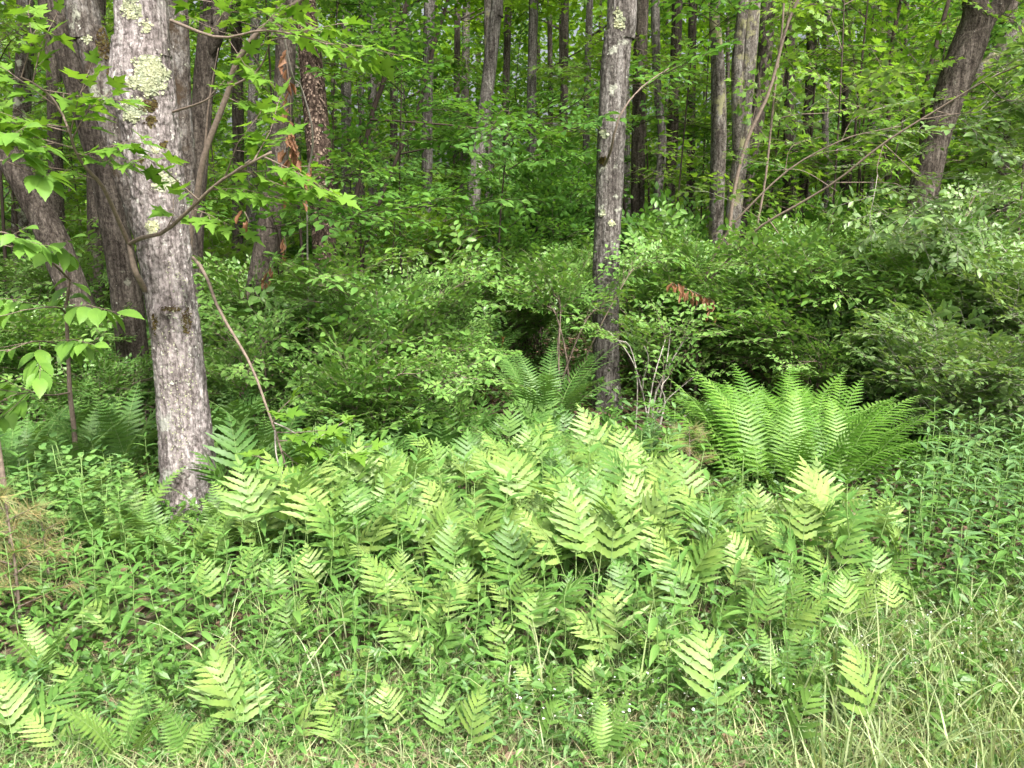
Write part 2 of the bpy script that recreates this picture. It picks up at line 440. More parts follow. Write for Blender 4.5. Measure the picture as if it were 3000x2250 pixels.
def frond(style, seed, stipe, blade, lean0, lean1, mat, roll=0.0):
    """Arching stalk leaning towards +Y with pinnae to both sides; upper face up."""
    rr = random.Random(seed)
    mb = MB()
    n = 26
    pts, tans = [], []
    p = Vector((0, 0, 0)); tot = stipe + blade
    side = rr.uniform(-.3, .3)
    for i in range(n + 1):
        t = i / n
        a = lean0 + (lean1 - lean0) * t ** 1.5
        d = Vector((side * t, math.sin(a), math.cos(a))).normalized()
        pts.append(p.copy()); tans.append(d)
        p = p + d * (tot / n)
    mb.tube(pts, [0.0026 * (1 - 0.8 * i / n) * (tot / 0.6) ** .5 + 0.0004 for i in range(n + 1)], 4, 0, False)
    def on(s):
        f = min(s / tot, 0.9999) * n; i = int(f)
        return pts[i].lerp(pts[i + 1], f - i), tans[i].lerp(tans[i + 1], f - i).normalized()
    if style == 'sensitive':
        npair, prof = 8, lambda t: (1 - t) ** 0.95 * 0.56 * (.9 + .35 * math.sin(math.pi * min(1, t * 1.4))) + .05
    elif style == 'crown':
        npair, prof = 24, lambda t: 0.20 * min(1, 0.45 + t * 2.2) * (1 - t ** 2.4) + 0.006
    else:
        npair, prof = 16, lambda t: 0.30 * min(1, 0.55 + t * 2.0) * (1 - t) ** 0.85 + 0.008
    for k in range(npair + 1):
        t = k / npair
        s = stipe + blade * (t ** 0.92 if style == 'sensitive' else t)
        if t > 0.985 and style != 'sensitive':
            continue
        c, td = on(s)
        nx = Vector((1, 0, 0)); nz = nx.cross(td).normalized()
        nz = nz if nz.z > -0.9 else -nz
        for sg in ((-1, 1) if t < 0.99 else (0,)):
            Lp = blade * prof(t) * rr.uniform(.86, 1.1)
            if style == 'sensitive':
                if sg and rr.random() < .04:
                    continue
                if sg == 0:
                    c, td = on(stipe + blade * .9)
                    Lp = blade * 0.19
                Lp = max(Lp, blade * 0.09)
                fwd = 0.55 + 0.75 * t + rr.uniform(-.12, .12)
                d = (nx * sg + td * fwd).normalized() if sg else td.copy()
                d = (d + nz * rr.uniform(-.12, .08)).normalized()
                xs = d.cross(nz).normalized()
                wid = max(0.128 * blade * (1 - 0.45 * t), 0.02) * rr.uniform(.88, 1.12)
                ns = 12
                rows = []
                for i in range(ns + 1):
                    u = i / ns
                    wv = wid * 0.5 * (0.66 + 0.55 * u) * (1 - u ** 2.6) ** 0.9 * (1.15 if i % 2 else 0.80) * (1.05 - .25 * u)
                    if i == ns:
                        wv = 0.0
                    q = c + d * (Lp * u) - nz * (Lp * (0.12 + .1 * ((k * 7 + sg * 3) % 5) / 4) * u * u) + td * (0.05 * Lp * u * u)
                    rows.append([q - xs * wv + nz * wv * .12, q, q + xs * wv + nz * wv * .12])
                mb.quadstrip(rows, 1)
            elif style == 'crown':
                d = (nx * sg + td * (0.28 + 0.45 * t) + nz * rr.uniform(-.02, .16)).normalized()
                xs = d.cross(nz).normalized()
                wid = min(0.0185 * blade / 0.75, Lp * 0.34) * rr.uniform(.92, 1.08)
                ns = 14 if Lp > 0.04 else 6
                rows = []
                for i in range(ns + 1):
                    u = i / ns
                    wv = wid * .5 * (1 - u ** 2.6) * (1.12 if i % 2 else 0.66)
                    if i == ns:
                        wv = 0
                    q = c + d * (Lp * u) - nz * (Lp * 0.20 * u * u)
                    rows.append([q - xs * wv + nz * wv * .1, q, q + xs * wv + nz * wv * .1])
                mb.quadstrip(rows, 1)
            elif style == 'lacy':
                d = (nx * sg + td * (0.15 + 0.55 * t) + nz * rr.uniform(-.1, .1)).normalized()
                xs = d.cross(nz).normalized()
                wid = min(blade / npair * .95, Lp * .5)
                ns = max(6, int(Lp / .0045) // 2 * 2)
                rows = []
                for i in range(ns + 1):
                    u = i / ns
                    wv = wid * .5 * (1 - u ** 1.8) * (1.2 if i % 2 else 0.38) + .0004
                    q = c + d * (Lp * u) - nz * (Lp * (.1 + .15 * rr.random() * 0) * u * u)
                    rows.append([q - xs * wv + d * (wv * .5 if i % 2 else 0), q, q + xs * wv + d * (wv * .5 if i % 2 else 0)])
                mb.quadstrip(rows, 1)
            else:
                d = (nx * sg + td * (0.1 + 0.5 * t)).normalized()
                xs = d.cross(nz).normalized()
                mb.tube([c, c + d * Lp - nz * Lp * .12], [.0009, .0003], 3, 0, False)
                m = max(3, int(Lp / 0.0098))
                for i in range(m):
                    u = (i + .4) / m
                    q = c + d * (Lp * u) - nz * (Lp * .12 * u * u)
                    pl = min(blade / npair * .62, Lp * .3) * (1 - u ** 1.6) + .002
                    for s2 in (-1, 1):
                        e = (xs * s2 + d * .45).normalized()
                        wv = 0.0036
                        mb.poly([q - d * wv * .8, q + e * pl * .55 - d * wv, q + e * pl, q + e * pl * .6 + d * wv, q + d * wv * .8], [(0, 1, 2, 3, 4)], 1)
    return mb.mesh('%s_frond' % style, ['stem_green', mat])

FR = {
    'tall': [frond('sensitive', 10 + i, 0.30 + .03 * i % .1, 0.28, rad(6), rad(40 + 11 * (i % 4)), 'fern_pale') for i in range(9)],
    'low': [frond('sensitive', 30 + i, 0.11, 0.20, rad(10), rad(74 + 6 * (i % 3)), 'fern_pale') for i in range(4)],
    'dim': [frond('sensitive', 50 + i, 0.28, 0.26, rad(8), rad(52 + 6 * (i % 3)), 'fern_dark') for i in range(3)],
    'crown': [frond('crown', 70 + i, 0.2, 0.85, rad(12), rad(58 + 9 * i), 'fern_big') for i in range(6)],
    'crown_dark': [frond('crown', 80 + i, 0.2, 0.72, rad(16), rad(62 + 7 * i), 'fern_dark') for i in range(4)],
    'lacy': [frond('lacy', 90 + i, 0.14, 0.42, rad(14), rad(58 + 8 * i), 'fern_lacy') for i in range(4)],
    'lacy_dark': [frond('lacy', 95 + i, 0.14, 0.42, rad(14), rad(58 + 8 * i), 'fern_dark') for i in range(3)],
}
def single_leaf(kind, L, mat, seed=0):
    mb = MB()
    rr = random.Random(seed)
    y, z, o = Vector((0, 1, 0)), Vector((0, 0, 1)), Vector((0, 0, 0))
    if kind == 'lance':
        leaf_ovate(mb, o, y, z, L, L * 0.27, 0.32, 0, 6, 0.40, 0.2)
    elif kind == 'elm':
        mb.tube([o, o + y * L * .1], [.0012, .001], 3, 1, False)
        # serrate edge
        rows = []
        ns = 16
        for i in range(ns + 1):
            t = i / ns
            wd = L * .27 * (math.sin(math.pi * t ** .78) if 0 < t < 1 else 0) * (1.05 if i % 2 else .93)
            if t > .85:
                wd *= .8
            q = Vector((0, L * (.1 + t), -.2 * L * t * t))
            rows.append([q + Vector((-wd, 0, wd * .22)), q, q + Vector((wd, 0, wd * .22))])
        mb.quadstrip(rows, 0)
    elif kind == 'maple':
        mb.tube([o, o + Vector((0, .45 * L, -.03 * L))], [.0012, .0009], 3, 1, False)
        leaf_maple(mb, Vector((0, .44 * L, -.03 * L)), y, z, L, 0.1 + .1 * rr.random(), 0)
    elif kind == 'oval':
        mb.tube([o, o + y * L * .1], [.0012, .001], 3, 1, False)
        leaf_ovate(mb, y * L * .1, y, z, L, L * .58, 0.2, 0, 6, 0.47, 0.15)
    elif kind == 'dead':
        rows = []
        for i in range(6):
            t = i / 5
            wd = L * .2 * math.sin(math.pi * (.04 + .92 * t)) * rr.uniform(.6, 1.2)
            q = Vector((rr.uniform(-.08, .08) * L, L * t, rr.uniform(-.06, .06) * L))
            rows.append([q + Vector((-wd, 0, wd * 1.1)), q, q + Vector((wd, 0, wd * 1.3))])
        mb.quadstrip(rows, 0)
    return mb.mesh('%s_leaf' % kind, [mat, 'twig'])
LF = {
    'lance': [single_leaf('lance', .09, 'herb', i) for i in range(2)],
    'lance_blue': [single_leaf('lance', .09, 'herb_blue', i) for i in range(2)],
    'elm': [single_leaf('elm', .10, 'elm', i) for i in range(2)],
    'maple': [single_leaf('maple', .075, 'maple', i) for i in range(3)],
    'oval': [single_leaf('oval', .06, 'shrub_grey', i) for i in range(2)],
    'dead': [single_leaf('dead', .08, 'dead_leaf', i) for i in range(4)],
}

# ------------------------------------------------------------------ ground
def build_ground():
    ys = list(np.concatenate([np.linspace(-60, -2, 8), np.linspace(-1, 14, 76), np.linspace(15, 60, 40), [90, 150, 300, 700]]))
    xs = list(np.concatenate([[-700, -300, -150, -80, -50], np.linspace(-30, 30, 121), [50, 80, 150, 300, 700]]))
    v, f = [], []
    for y in ys:
        for x in xs:
            v.append((x, y, height(x, min(y, 62))))
    k = len(xs)
    for i in range(len(ys) - 1):
        for j in range(k - 1):
            a = i * k + j
            f.append((a, a + 1, a + k + 1, a + k))
    me = bpy.data.meshes.new('ground'); me.from_pydata(v, [], f)
    me.materials.append(M['ground'])
    me.polygons.foreach_set('use_smooth', [True] * len(f))
    o = put('ground', me); o['kind'] = 'structure'
    o['label'] = 'brown leaf-littered woodland floor running out to the grassy verge'; o['category'] = 'ground'
build_ground()

# ------------------------------------------------------------------ trees
def trunk_mesh(path, nring, nrow, amp, origin, mat, fseed=0, bumps=(), flare=0.35):
    """path: (x, y, z, r) world; vertical rings, bark relief pushed into the surface."""
    sp = smoothpath(path, nrow)
    mb = MB()
    z0 = sp[0][2]
    for i, q in enumerate(sp):
        s = q[2]
        fl = 1 + flare * math.exp(-max(0, s - z0 - 0.05) / 0.10)
        for k in range(nring):
            a = TAU * k / nring
            ca, sa = math.cos(a), math.sin(a)
            r = q[3]
            lump = noise.noise(Vector((ca * 1.1 + fseed, sa * 1.1, s * 1.3)))
            d = r * 0.09 * lump
            if amp > 0:
                n1 = noise.noise(Vector((ca * r * 34 + fseed, sa * r * 34, s * 4.5)))
                n2 = noise.noise(Vector((ca * r * 95, sa * r * 95 + fseed, s * 30)))
                n3 = noise.noise(Vector((ca * r * 60, sa * r * 60 + fseed, s * 60)))
                d += amp * (0.55 - 2.6 * max(0, 0.33 - abs(n1))) + amp * 0.8 * n2 + amp * 0.5 * n3
            for (ba, bs, bw, bh, bamp) in bumps:
                da = (a - ba + math.pi) % TAU - math.pi
                e = (da * r / bw) ** 2 + ((s - bs) / bh) ** 2
                if e < 6:
                    d += bamp * math.exp(-e)
            rr = r * (1 + (fl - 1) * (1 + 0.5 * noise.noise(Vector((ca * 1.6, sa * 1.6, fseed))))) + d
            mb.v.append(Vector((q[0] + ca * rr, q[1] + sa * rr, s)) - origin)
    for i in range(nrow - 1):
        for k in range(nring):
            a, c = i * nring + k, i * nring + (k + 1) % nring
            mb.f.append((a, c, c + nring, a + nring)); mb.m.append(0)
    mb.f.append(tuple((nrow - 1) * nring + k for k in range(nring))); mb.m.append(0)
    return mb.mesh('trunk', [mat]), sp
def near_s(sp, z):
    return min(sp, key=lambda q: abs(q[2] - z))
def limb(root, name, pts, r0, r1, mat, n=9, sides=6, kids=None, spr='ovate', cnt=0, size=1.0, t0=0.25, flat=0.5, sub='leafy_twig'):
    """A curved branch in world points under root, with leafy twigs as its sub-parts."""
    o0 = Vector(pts[0])
    sp = [Vector(q[:3]) for q in smoothpath([tuple(p) for p in pts], n)]
    mb = MB()
    mb.tube([p - o0 for p in sp], [r0 + (r1 - r0) * (i / (n - 1)) for i in range(n)], sides)
    b = put(name, mb.mesh(name, [mat]), root, root.matrix_basis.inverted() @ Matrix.Translation(o0) if root else Matrix.Translation(o0))
    for k in range(cnt):
        t = t0 + (1 - t0) * (k + R.random() * .8) / cnt
        f = min(t, .999) * (n - 1); i = int(f)
        q = sp[i].lerp(sp[i + 1], f - i)
        td = (sp[i + 1] - sp[i]).normalized()
        side = td.cross(Vector((0, 0, 1)))
        if side.length < .15:
            side = Vector((math.cos(k * 2.4), math.sin(k * 2.4), 0))
        side.normalize()
        a = R.uniform(0, TAU)
        d = td * R.uniform(.3, 1) + side * math.cos(a) * R.uniform(.7, 1.2) + Vector((0, 0, 1)) * math.sin(a) * R.uniform(.2, 1) * (1 - flat) + Vector((0, 0, .05))
        put(sub, R.choice(SPR[spr]), b, frame(q - o0, d, R.uniform(-.35, .35), size * R.uniform(.75, 1.25)))
    return b

def px_path(rows, D, base, top_z=None, dD=0.0):
    """rows (px, py, width px) from low to high -> world path rooted in the ground."""
    out = []
    for (px, py, wd) in rows:
        p = at(px, py, D)
        dist = (p - Vector((0, 0, CAM_H))).length
        out.append((p.x, p.y, p.z, wd / F * dist * 0.5 * CP * 0.87))
    p0 = out[0]
    gz = height(p0[0], p0[1])
    if p0[2] > gz + .05:
        nx = out[1] if len(out) > 1 else p0
        k = min(1.2, (p0[2] - gz) / max(.3, nx[2] - p0[2]))
        out.insert(0, (p0[0] - (nx[0] - p0[0]) * k * .7, p0[1], gz - .05, p0[3] * 1.08))
    else:
        out[0] = (p0[0], p0[1], gz - .05, p0[3])
    # carry the trunk on above the picture
    a, b = out[-2], out[-1]
    H = top_z or (b[2] + 5.0)
    k = (H - b[2]) / max(.2, b[2] - a[2])
    k = min(k, 6)
    out.append((b[0] + (b[0] - a[0]) * k * .35, b[1], b[2] + (H - b[2]) * .5, b[3] * .85))
    out.append((b[0] + (b[0] - a[0]) * k * .45, b[1] + .2, H, b[3] * .45))
    return out
def crown(root, sp, z0, z1, n, reach, spr='crown', per=3, size=1.0, mat='bark_brown'):
    for k in range(n):
        z = z0 + (z1 - z0) * (k + R.random()) / n
        q = near_s(sp, z)
        a = k * 2.4 + R.uniform(-.5, .5)
        rl = reach * R.uniform(.6, 1.1) * (1.1 - .5 * (z - z0) / max(.1, z1 - z0))
        p0 = Vector((q[0], q[1], q[2]))
        p1 = p0 + Vector((math.cos(a) * rl * .5, math.sin(a) * rl * .5, rl * .25))
        p2 = p0 + Vector((math.cos(a + .2) * rl, math.sin(a + .2) * rl, rl * R.uniform(.2, .45)))
        limb(root, 'crown_branch', [p0, p1, p2], max(.012, q[3] * .35), .006, mat, 6, 5, spr=spr, cnt=per, size=size, t0=.3, flat=.45)
def tree(name, label, rows, D, mat, nring=20, nrow=60, amp=0.0, seed=0, top=None, bumps=(), group=None, crowns=3, cz=(5.2, 9.5), reach=1.9, flare=.35):
    path = px_path(rows, D, None, top)
    o = Vector((path[0][0], path[0][1], height(path[0][0], path[0][1])))
    root = thing(name, o, label, 'tree', group)
    ATTR[root.name] = (path[-3][0] - path[0][0], path[1][3], mat)
    me, sp = trunk_mesh(path, nring, nrow, amp, o, mat, seed, bumps, flare)
    tr = put('trunk', me, root)
    if crowns:
        crown(root, sp, cz[0], min(cz[1], sp[-1][2]), crowns, reach)
    return root, sp, tr
from mathutils.bvhtree import BVHTree
BV = {}
def on_bark(root, px, py, lift):
    if root.name not in BV:
        me = [c for c in root.children if c.name.startswith('trunk')][0].data
        BV[root.name] = BVHTree.FromPolygons([v.co + root.location for v in me.vertices], [tuple(p.vertices) for p in me.polygons])
    d = ray(px, py).normalized()
    p, nr, i, t = BV[root.name].ray_cast(Vector((0, 0, CAM_H)), d)
    if p is None:
        return None, None
    return p + nr * lift, nr
def on_trunk(sp, px, py, lift=0.0):
    """Point and outward normal on the camera side of a trunk below that pixel."""
    d = ray(px, py)
    D = sp[0][1]
    for _ in range(5):
        p = at(px, py, D)
        q = near_s(sp, p.z)
        dx = max(-.96, min(.96, (p.x - q[0]) / q[3]))
        D = q[1] - q[3] * math.sqrt(1 - dx * dx)
    p = at(px, py, D - lift)
    nrm = Vector((dx, -math.sqrt(1 - dx * dx), 0))
    return p, nrm
def patch(root, sp, px, py, rx, ry, n, mat='lichen', name='lichen_patch', size=.0085, lift=.003, label=None):
    """A ragged crust of small curled flakes on the bark."""
    mb = MB()
    o = root.location
    for _ in range(n):
        for _t in range(20):
            u, v = R.uniform(-1.25, 1.25), R.uniform(-1.25, 1.25)
            e = math.hypot(u, v)
            if e < 0.78 + .35 * noise.noise(Vector((u * 1.7 + px, v * 1.7, py * .1))) + .25 * noise.noise(Vector((u * 5 + px, v * 5, 2))) + R.uniform(-.3, .12):
                break
        p, nr = on_bark(root, px + u * rx, py + v * ry, R.uniform(-.001, lift))
        if p is None:
            continue
        t = Vector((0, 0, 1)).cross(nr).normalized(); b = nr.cross(t)
        s = size * R.uniform(.4, 1.1); m = 6
        a0 = R.uniform(0, TAU)
        tl = R.uniform(-.3, .3); tl2 = R.uniform(-.4, .2)
        ring = []
        for k in range(m):
            a = a0 + TAU * k / m; rr_ = s * R.uniform(.55, 1.1)
            x_, y_ = math.cos(a) * rr_, math.sin(a) * rr_ * .8
            ring.append(p + t * x_ + b * y_ + nr * (x_ * tl + y_ * tl2 + s * R.uniform(.05, .3)) - o)
        mb.poly([p - o + nr * s * .05] + ring, [(0, k + 1, (k + 1) % m + 1) for k in range(m)])
    q = put(name, mb.mesh(name, [mat], False), root)
    if label:
        q['label'] = label
    return q

# --- the near maple with lichen
z_scar = at(520, 930, 4.0).z
T1, T1sp, _ = tree('maple_tree', 'thick grey maple trunk with large round pale lichen patches, nearest the fern bank',
    [(562, 1560, 168), (557, 1473, 165), (539, 1247, 158), (519, 1000, 148), (490, 800, 150), (474, 680, 152), (460, 542, 146), (440, 380, 150), (420, 250, 165), (411, 120, 148), (411, 0, 140)],
    4.05, 'bark_near', 120, 460, 0.0066, 1.3, top=8.0, crowns=3, cz=(5.0, 7.8), flare=.3,
    bumps=[(rad(262), z_scar + .035, .04, .028, .016), (rad(285), z_scar + .045, .05, .03, .014), (rad(300), z_scar - .02, .018, .06, .012), (rad(240), z_scar - .02, .016, .06, .012),
           (rad(222), at(350, 250, 4.0).z, .05, .14, .010), (rad(300), at(500, 240, 4.0).z, .05, .10, .010), (rad(215), at(380, 450, 4.0).z, .03, .25, .006), (rad(268), at(500, 905, 4).z - .16, .05, .05, -.004)])
patch(T1, T1sp, 436, 222, 68, 64, 1900, label='large round pale yellow-green lichen patch')
patch(T1, T1sp, 392, 325, 38, 44, 820)
patch(T1, T1sp, 480, 532, 46, 34, 300)
patch(T1, T1sp, 444, 664, 24, 26, 210)
patch(T1, T1sp, 385, 25, 34, 36, 230)
patch(T1, T1sp, 425, 75, 24, 26, 60)
patch(T1, T1sp, 455, 440, 14, 12, 34)
patch(T1, T1sp, 430, 310, 42, 22, 260, 'moss', 'moss_patch', .008)
patch(T1, T1sp, 440, 355, 18, 20, 90, 'moss', 'moss_patch', .008)
patch(T1, T1sp, 478, 425, 16, 12, 80, 'moss', 'moss_patch', .007)
patch(T1, T1sp, 413, 470, 10, 8, 40, 'moss', 'moss_patch', .007)
patch(T1, T1sp, 545, 940, 16, 44, 150, 'moss', 'moss_patch', .007)
patch(T1, T1sp, 453, 945, 9, 36, 90, 'moss', 'moss_patch', .007)
patch(T1, T1sp, 500, 905, 40, 10, 80, 'moss', 'moss_patch', .006)
patch(T1, T1sp, 520, 1090, 70, 330, 420, 'lichen', 'lichen_speck', .005, .002)['kind'] = 'stuff'

def leafy_branch(root, px_pts, r0, r1, leafkind, groups, mat='twig', hang=.25, name='branch', n=14, lsize=1.0):
    """px_pts (px, py, D); groups: list of (t, count, spread_m, bias vector) of single leaves as sub-parts."""
    pts = [at(a, b, c) for a, b, c in px_pts]
    o0 = pts[0]
    sp = [Vector(q) for q in smoothpath([tuple(p) for p in pts], n)]
    mb = MB()
    mb.tube([p - o0 for p in sp], [r0 + (r1 - r0) * i / (n - 1) for i in range(n)], 7)
    tw = []
    for (t, cnt, spread, bias) in groups:
        f = min(t, .999) * (n - 1); i = int(f)
        q = sp[i].lerp(sp[i + 1], f - i) - o0
        td = (sp[i + 1] - sp[i]).normalized()
        # one side twig carries the leaves of a group
        e = q + (Vector(bias).normalized() if Vector(bias).length > 0 else td) * spread
        mid = q.lerp(e, .5) + rv(.03)
        mb.tube([q, mid, e], [max(r1, .0022), .0018, .001], 4)
        cnt = int(cnt * 1.35)
        for k in range(cnt):
            u = .2 + .8 * (k + R.random() * .6) / cnt
            a = q.lerp(mid, u * 2) if u < .5 else mid.lerp(e, min(1, u * 2 - 1))
            dd = (e - q).normalized()
            sd_ = dd.cross(Vector((0, 0, 1)))
            sd_ = sd_.normalized() if sd_.length > .1 else Vector((1, 0, 0))
            ld = dd * R.uniform(.2, .9) + sd_ * (1 if k % 2 else -1) * R.uniform(.5, 1.1) + Vector((0, R.uniform(-.5, .1) - hang * .6, R.uniform(-.35, .35) - hang))
            if k == cnt - 1:
                ld = dd
            tw.append((a, ld))
    b = put(name, mb.mesh(name, [mat]), root, root.matrix_basis.inverted() @ Matrix.Translation(o0))
    for a, ld in tw:
        put('leaf', R.choice(LF[leafkind]), b, frame(a, ld, R.uniform(-.6, .6), lsize * R.uniform(.7, 1.2) * 1.3))
    return b
def bias(dx, dz, dy=0.0):
    return Vector((dx, dy, dz))
# long bare branch sweeping up to the right across the trunk
leafy_branch(T1, [(378, 715, 3.93), (420, 695, 3.78), (480, 680, 3.72), (560, 610, 3.62), (640, 535, 3.5), (735, 478, 3.4), (795, 446, 3.36)], .011, .005, 'maple',
    [(.35, 5, .16, bias(.4, .9, -.3)), (.55, 5, .3, bias(-.3, .5, -.3)), (.62, 9, .34, bias(1, -.12, -.2)), (.7, 8, .36, bias(.3, .35, -.2)), (.78, 10, .36, bias(1, -.25, -.1)), (.85, 8, .3, bias(.2, .55, .2)), (.93, 9, .34, bias(.9, -.45, -.2)), (.5, 6, .25, bias(.9, -.4, -.1)), (.75, 8, .3, bias(.9, .1, .3)), (.68, 8, .34, bias(.6, .5, .4))])
# branch climbing left from the same fork
leafy_branch(T1, [(378, 715, 3.93), (345, 640, 3.82), (300, 545, 3.7), (250, 490, 3.62), (218, 435, 3.55), (200, 370, 3.5)], .012, .004, 'maple',
    [(.45, 4, .2, bias(-.7, .2, -.2)), (.7, 9, .34, bias(.9, .2, -.3)), (.8, 8, .36, bias(-1, .15, -.1)), (.88, 8, .3, bias(.6, .5, -.2)), (.95, 9, .36, bias(-.9, .3, -.3)), (.99, 8, .3, bias(-.6, .2, .2)), (.75, 9, .4, bias(1, -.06, -.2)), (.93, 6, .3, bias(.4, .8, -.1))])
# stub low on the left, down to the trunk flank
limb(T1, 'branch', [at(425, 850, 3.95), at(395, 790, 3.85), at(378, 715, 3.93)], .016, .012, 'twig')
# long drooping branch on the right
leafy_branch(T1, [(565, 755, 3.9), (600, 800, 3.82), (640, 905, 3.75), (690, 990, 3.7), (740, 1080, 3.66), (780, 1190, 3.62), (805, 1260, 3.6), (830, 1340, 3.6), (855, 1425, 3.6)], .009, .004, 'maple',
    [(.72, 5, .16, bias(.6, .8)), (.76, 7, .22, bias(1, .1, -.2)), (.8, 6, .24, bias(1, -.2)), (.84, 4, .12, bias(.7, -.6)), (.95, 6, .16, bias(.7, .4, -.2)), (.99, 6, .18, bias(.3, -.2, -.4)), (.9, 4, .14, bias(-.7, .2))], 'twig')
leafy_branch(T1, [(795, 1235, 3.61), (850, 1260, 3.6), (920, 1310, 3.6), (1000, 1350, 3.6)], .004, .0015, 'maple', [(.6, 5, .2, bias(.8, .5)), (.85, 6, .18, bias(.9, .2))], 'twig_grey')
leafy_branch(T1, [(805, 1260, 3.6), (812, 1345, 3.57), (848, 1420, 3.55)], .005, .002, 'maple', [(.9, 3, .1, bias(.5, -.4))], 'twig_grey')
# upper left outer branch with maple leaves
leafy_branch(T1, [(185, 340, 3.6), (150, 285, 3.55), (100, 245, 3.5), (60, 225, 3.48)], .006, .003, 'maple',
    [(.15, 8, .3, bias(-.4, .3)), (.5, 8, .34, bias(.8, -.1)), (.7, 7, .3, bias(.3, .6)), (.98, 7, .28, bias(.2, .9))])
limb(T1, 'branch', [at(218, 435, 3.55), at(205, 390, 3.58), at(185, 340, 3.6)], .006, .005, 'twig')
# upper right twigs with maple sprays
leafy_branch(T1, [(500, 60, 4.05), (640, 110, 3.8), (760, 90, 3.7), (860, 100, 3.65), (960, 130, 3.6)], .008, .002, 'maple',
    [(.3, 7, .28, bias(.3, -.3)), (.6, 8, .3, bias(.9, .1)), (.8, 8, .3, bias(.7, -.3)), (.98, 8, .3, bias(1, -.15)), (.5, 7, .3, bias(.4, .5)), (.2, 6, .25, bias(.5, .6))])
leafy_branch(T1, [(500, 330, 4.05), (590, 300, 3.85), (640, 270, 3.8)], .006, .002, 'maple', [(.6, 7, .26, bias(.4, .4)), (.98, 6, .24, bias(.8, -.2))])

# --- other main trunks, with their own looks
T2, T2sp, _ = tree('maple_tree', 'dark brown trunk toned for shade, leaning left just behind the thick lichen-patched maple',
    [(400, 1215, 96), (385, 1000, 92), (365, 820, 86), (338, 680, 82), (308, 520, 78), (270, 380, 78), (225, 220, 80), (178, 60, 80), (160, 0, 80)], 6.2, 'bark_brown', 36, 160, .005, 2.1, crowns=3)  # dark bark chosen to paint in the shade behind the near maple
T3, T3sp, _ = tree('maple_tree', 'blue-grey lichen-crusted trunk with black moss leaning behind the thick maple',
    [(520, 1180, 84), (490, 900, 80), (415, 640, 80), (355, 450, 78), (312, 290, 82), (282, 170, 86), (258, 80, 86), (236, 0, 86)], 5.2, 'bark_moss', 40, 180, .005, 5.7, crowns=3)
patch(T3, T3sp, 255, 115, 26, 16, 60)
patch(T3, T3sp, 305, 130, 34, 60, 200, 'moss', 'moss_patch', .011)
patch(T3, T3sp, 330, 210, 20, 30, 90, 'moss', 'moss_patch', .011)
T4, T4sp, _ = tree('maple_tree', 'brown trunk leaning steeply outward at the shaded edge',
    [(345, 1165, 82), (318, 1090, 82), (270, 980, 84), (205, 830, 86), (150, 690, 84), (88, 570, 76), (20, 450, 70), (-60, 300, 62), (-140, 100, 58)], 6.8, 'bark_brown', 32, 120, .005, 3.3, crowns=4)
T5, T5sp, _ = tree('maple_tree', 'straight dark grey trunk half hidden close behind the thick maple',
    [(556, 1080, 60), (550, 700, 60), (545, 500, 60), (530, 300, 59), (517, 0, 56)], 7.2, 'bark_moss', 28, 110, .004, 9.1, crowns=3)
T6, T6sp, _ = tree('maple_tree', 'forked brown trunk with dark split bark beside the bare sapling stem',
    [(560, 1060, 62), (568, 650, 60), (585, 400, 60), (600, 210, 64), (622, 60, 70), (630, 0, 66)], 7.8, 'bark_brown', 28, 110, .005, 4.2, crowns=3)
limb(T6, 'limb', [Vector(near_s(T6sp, at(600, 180, 7.8).z)[:3]), at(640, 90, 7.7), at(665, 0, 7.7), at(690, -250, 7.7)], .07, .05, 'bark_brown', 10, 10)
T8, T8sp, _ = tree('hickory_tree', 'shaggy trunk covered in pale curling bark flakes',
    [(958, 1000, 72), (950, 720, 76), (940, 500, 76), (917, 250, 74), (896, 45, 66), (892, 0, 64)], 7.6, 'bark_flaky', 28, 110, .005, 6.6, crowns=3)
def flakes(root, sp, n):
    mb = MB(); o = root.location
    for _ in range(n):
        z = R.uniform(.3, 4.2)
        q = near_s(sp, z); a = R.uniform(math.pi * .95, TAU * 1.02)
        if noise.noise(Vector((math.cos(a) * 2.2, math.sin(a) * 2.2, z * 3.5))) < R.uniform(-.35, .45):
            continue
        nr = Vector((math.cos(a), math.sin(a), 0)); t = Vector((-nr.y, nr.x, 0))
        p = Vector((q[0], q[1], z)) + nr * q[3] - o
        wd, hh, cu = R.uniform(.003, .009), R.uniform(.008, .03), R.uniform(.004, .016)
        mb.poly([p - t * wd + nr * cu, p + t * wd + nr * cu, p + t * wd * 1.1 + Vector((0, 0, hh)), p - t * wd * 1.1 + Vector((0, 0, hh))], [(0, 1, 2, 3)])
    put('bark_flakes', mb.mesh('bark_flakes', ['flake'], False), root)['kind'] = 'stuff'
flakes(T8, T8sp, 2600)
T9, T9sp, _ = tree('maple_tree', 'crooked brown trunk hung with withered orange leaf clusters',
    [(688, 1175, 78), (712, 1060, 78), (745, 900, 78), (786, 680, 76), (815, 450, 64), (832, 250, 60), (835, 0, 56)], 6.6, 'bark_brown', 30, 120, .005, 8.8, crowns=3)
T10, T10sp, _ = tree('maple_tree', 'straight grey trunk with furrowed bark rising behind the dark fern clump',
    [(1778, 1205, 97), (1773, 1060, 90), (1773, 900, 88), (1776, 750, 88), (1782, 600, 88), (1788, 450, 88), (1800, 230, 86), (1812, 100, 86), (1824, 0, 86)],
    6.5, 'bark_mid', 84, 360, .006, 7.7, top=9.0, crowns=4, flare=.15, bumps=[(rad(300), at(1850, 50, 6.4).z, .05, .10, .035), (rad(235), at(1770, 460, 6.4).z, .03, .03, .028)])
patch(T10, T10sp, 1815, 55, 20, 42, 110, size=.016)
patch(T10, T10sp, 1770, 392, 15, 17, 60, size=.016)
patch(T10, T10sp, 1764, 625, 11, 14, 40, size=.014)
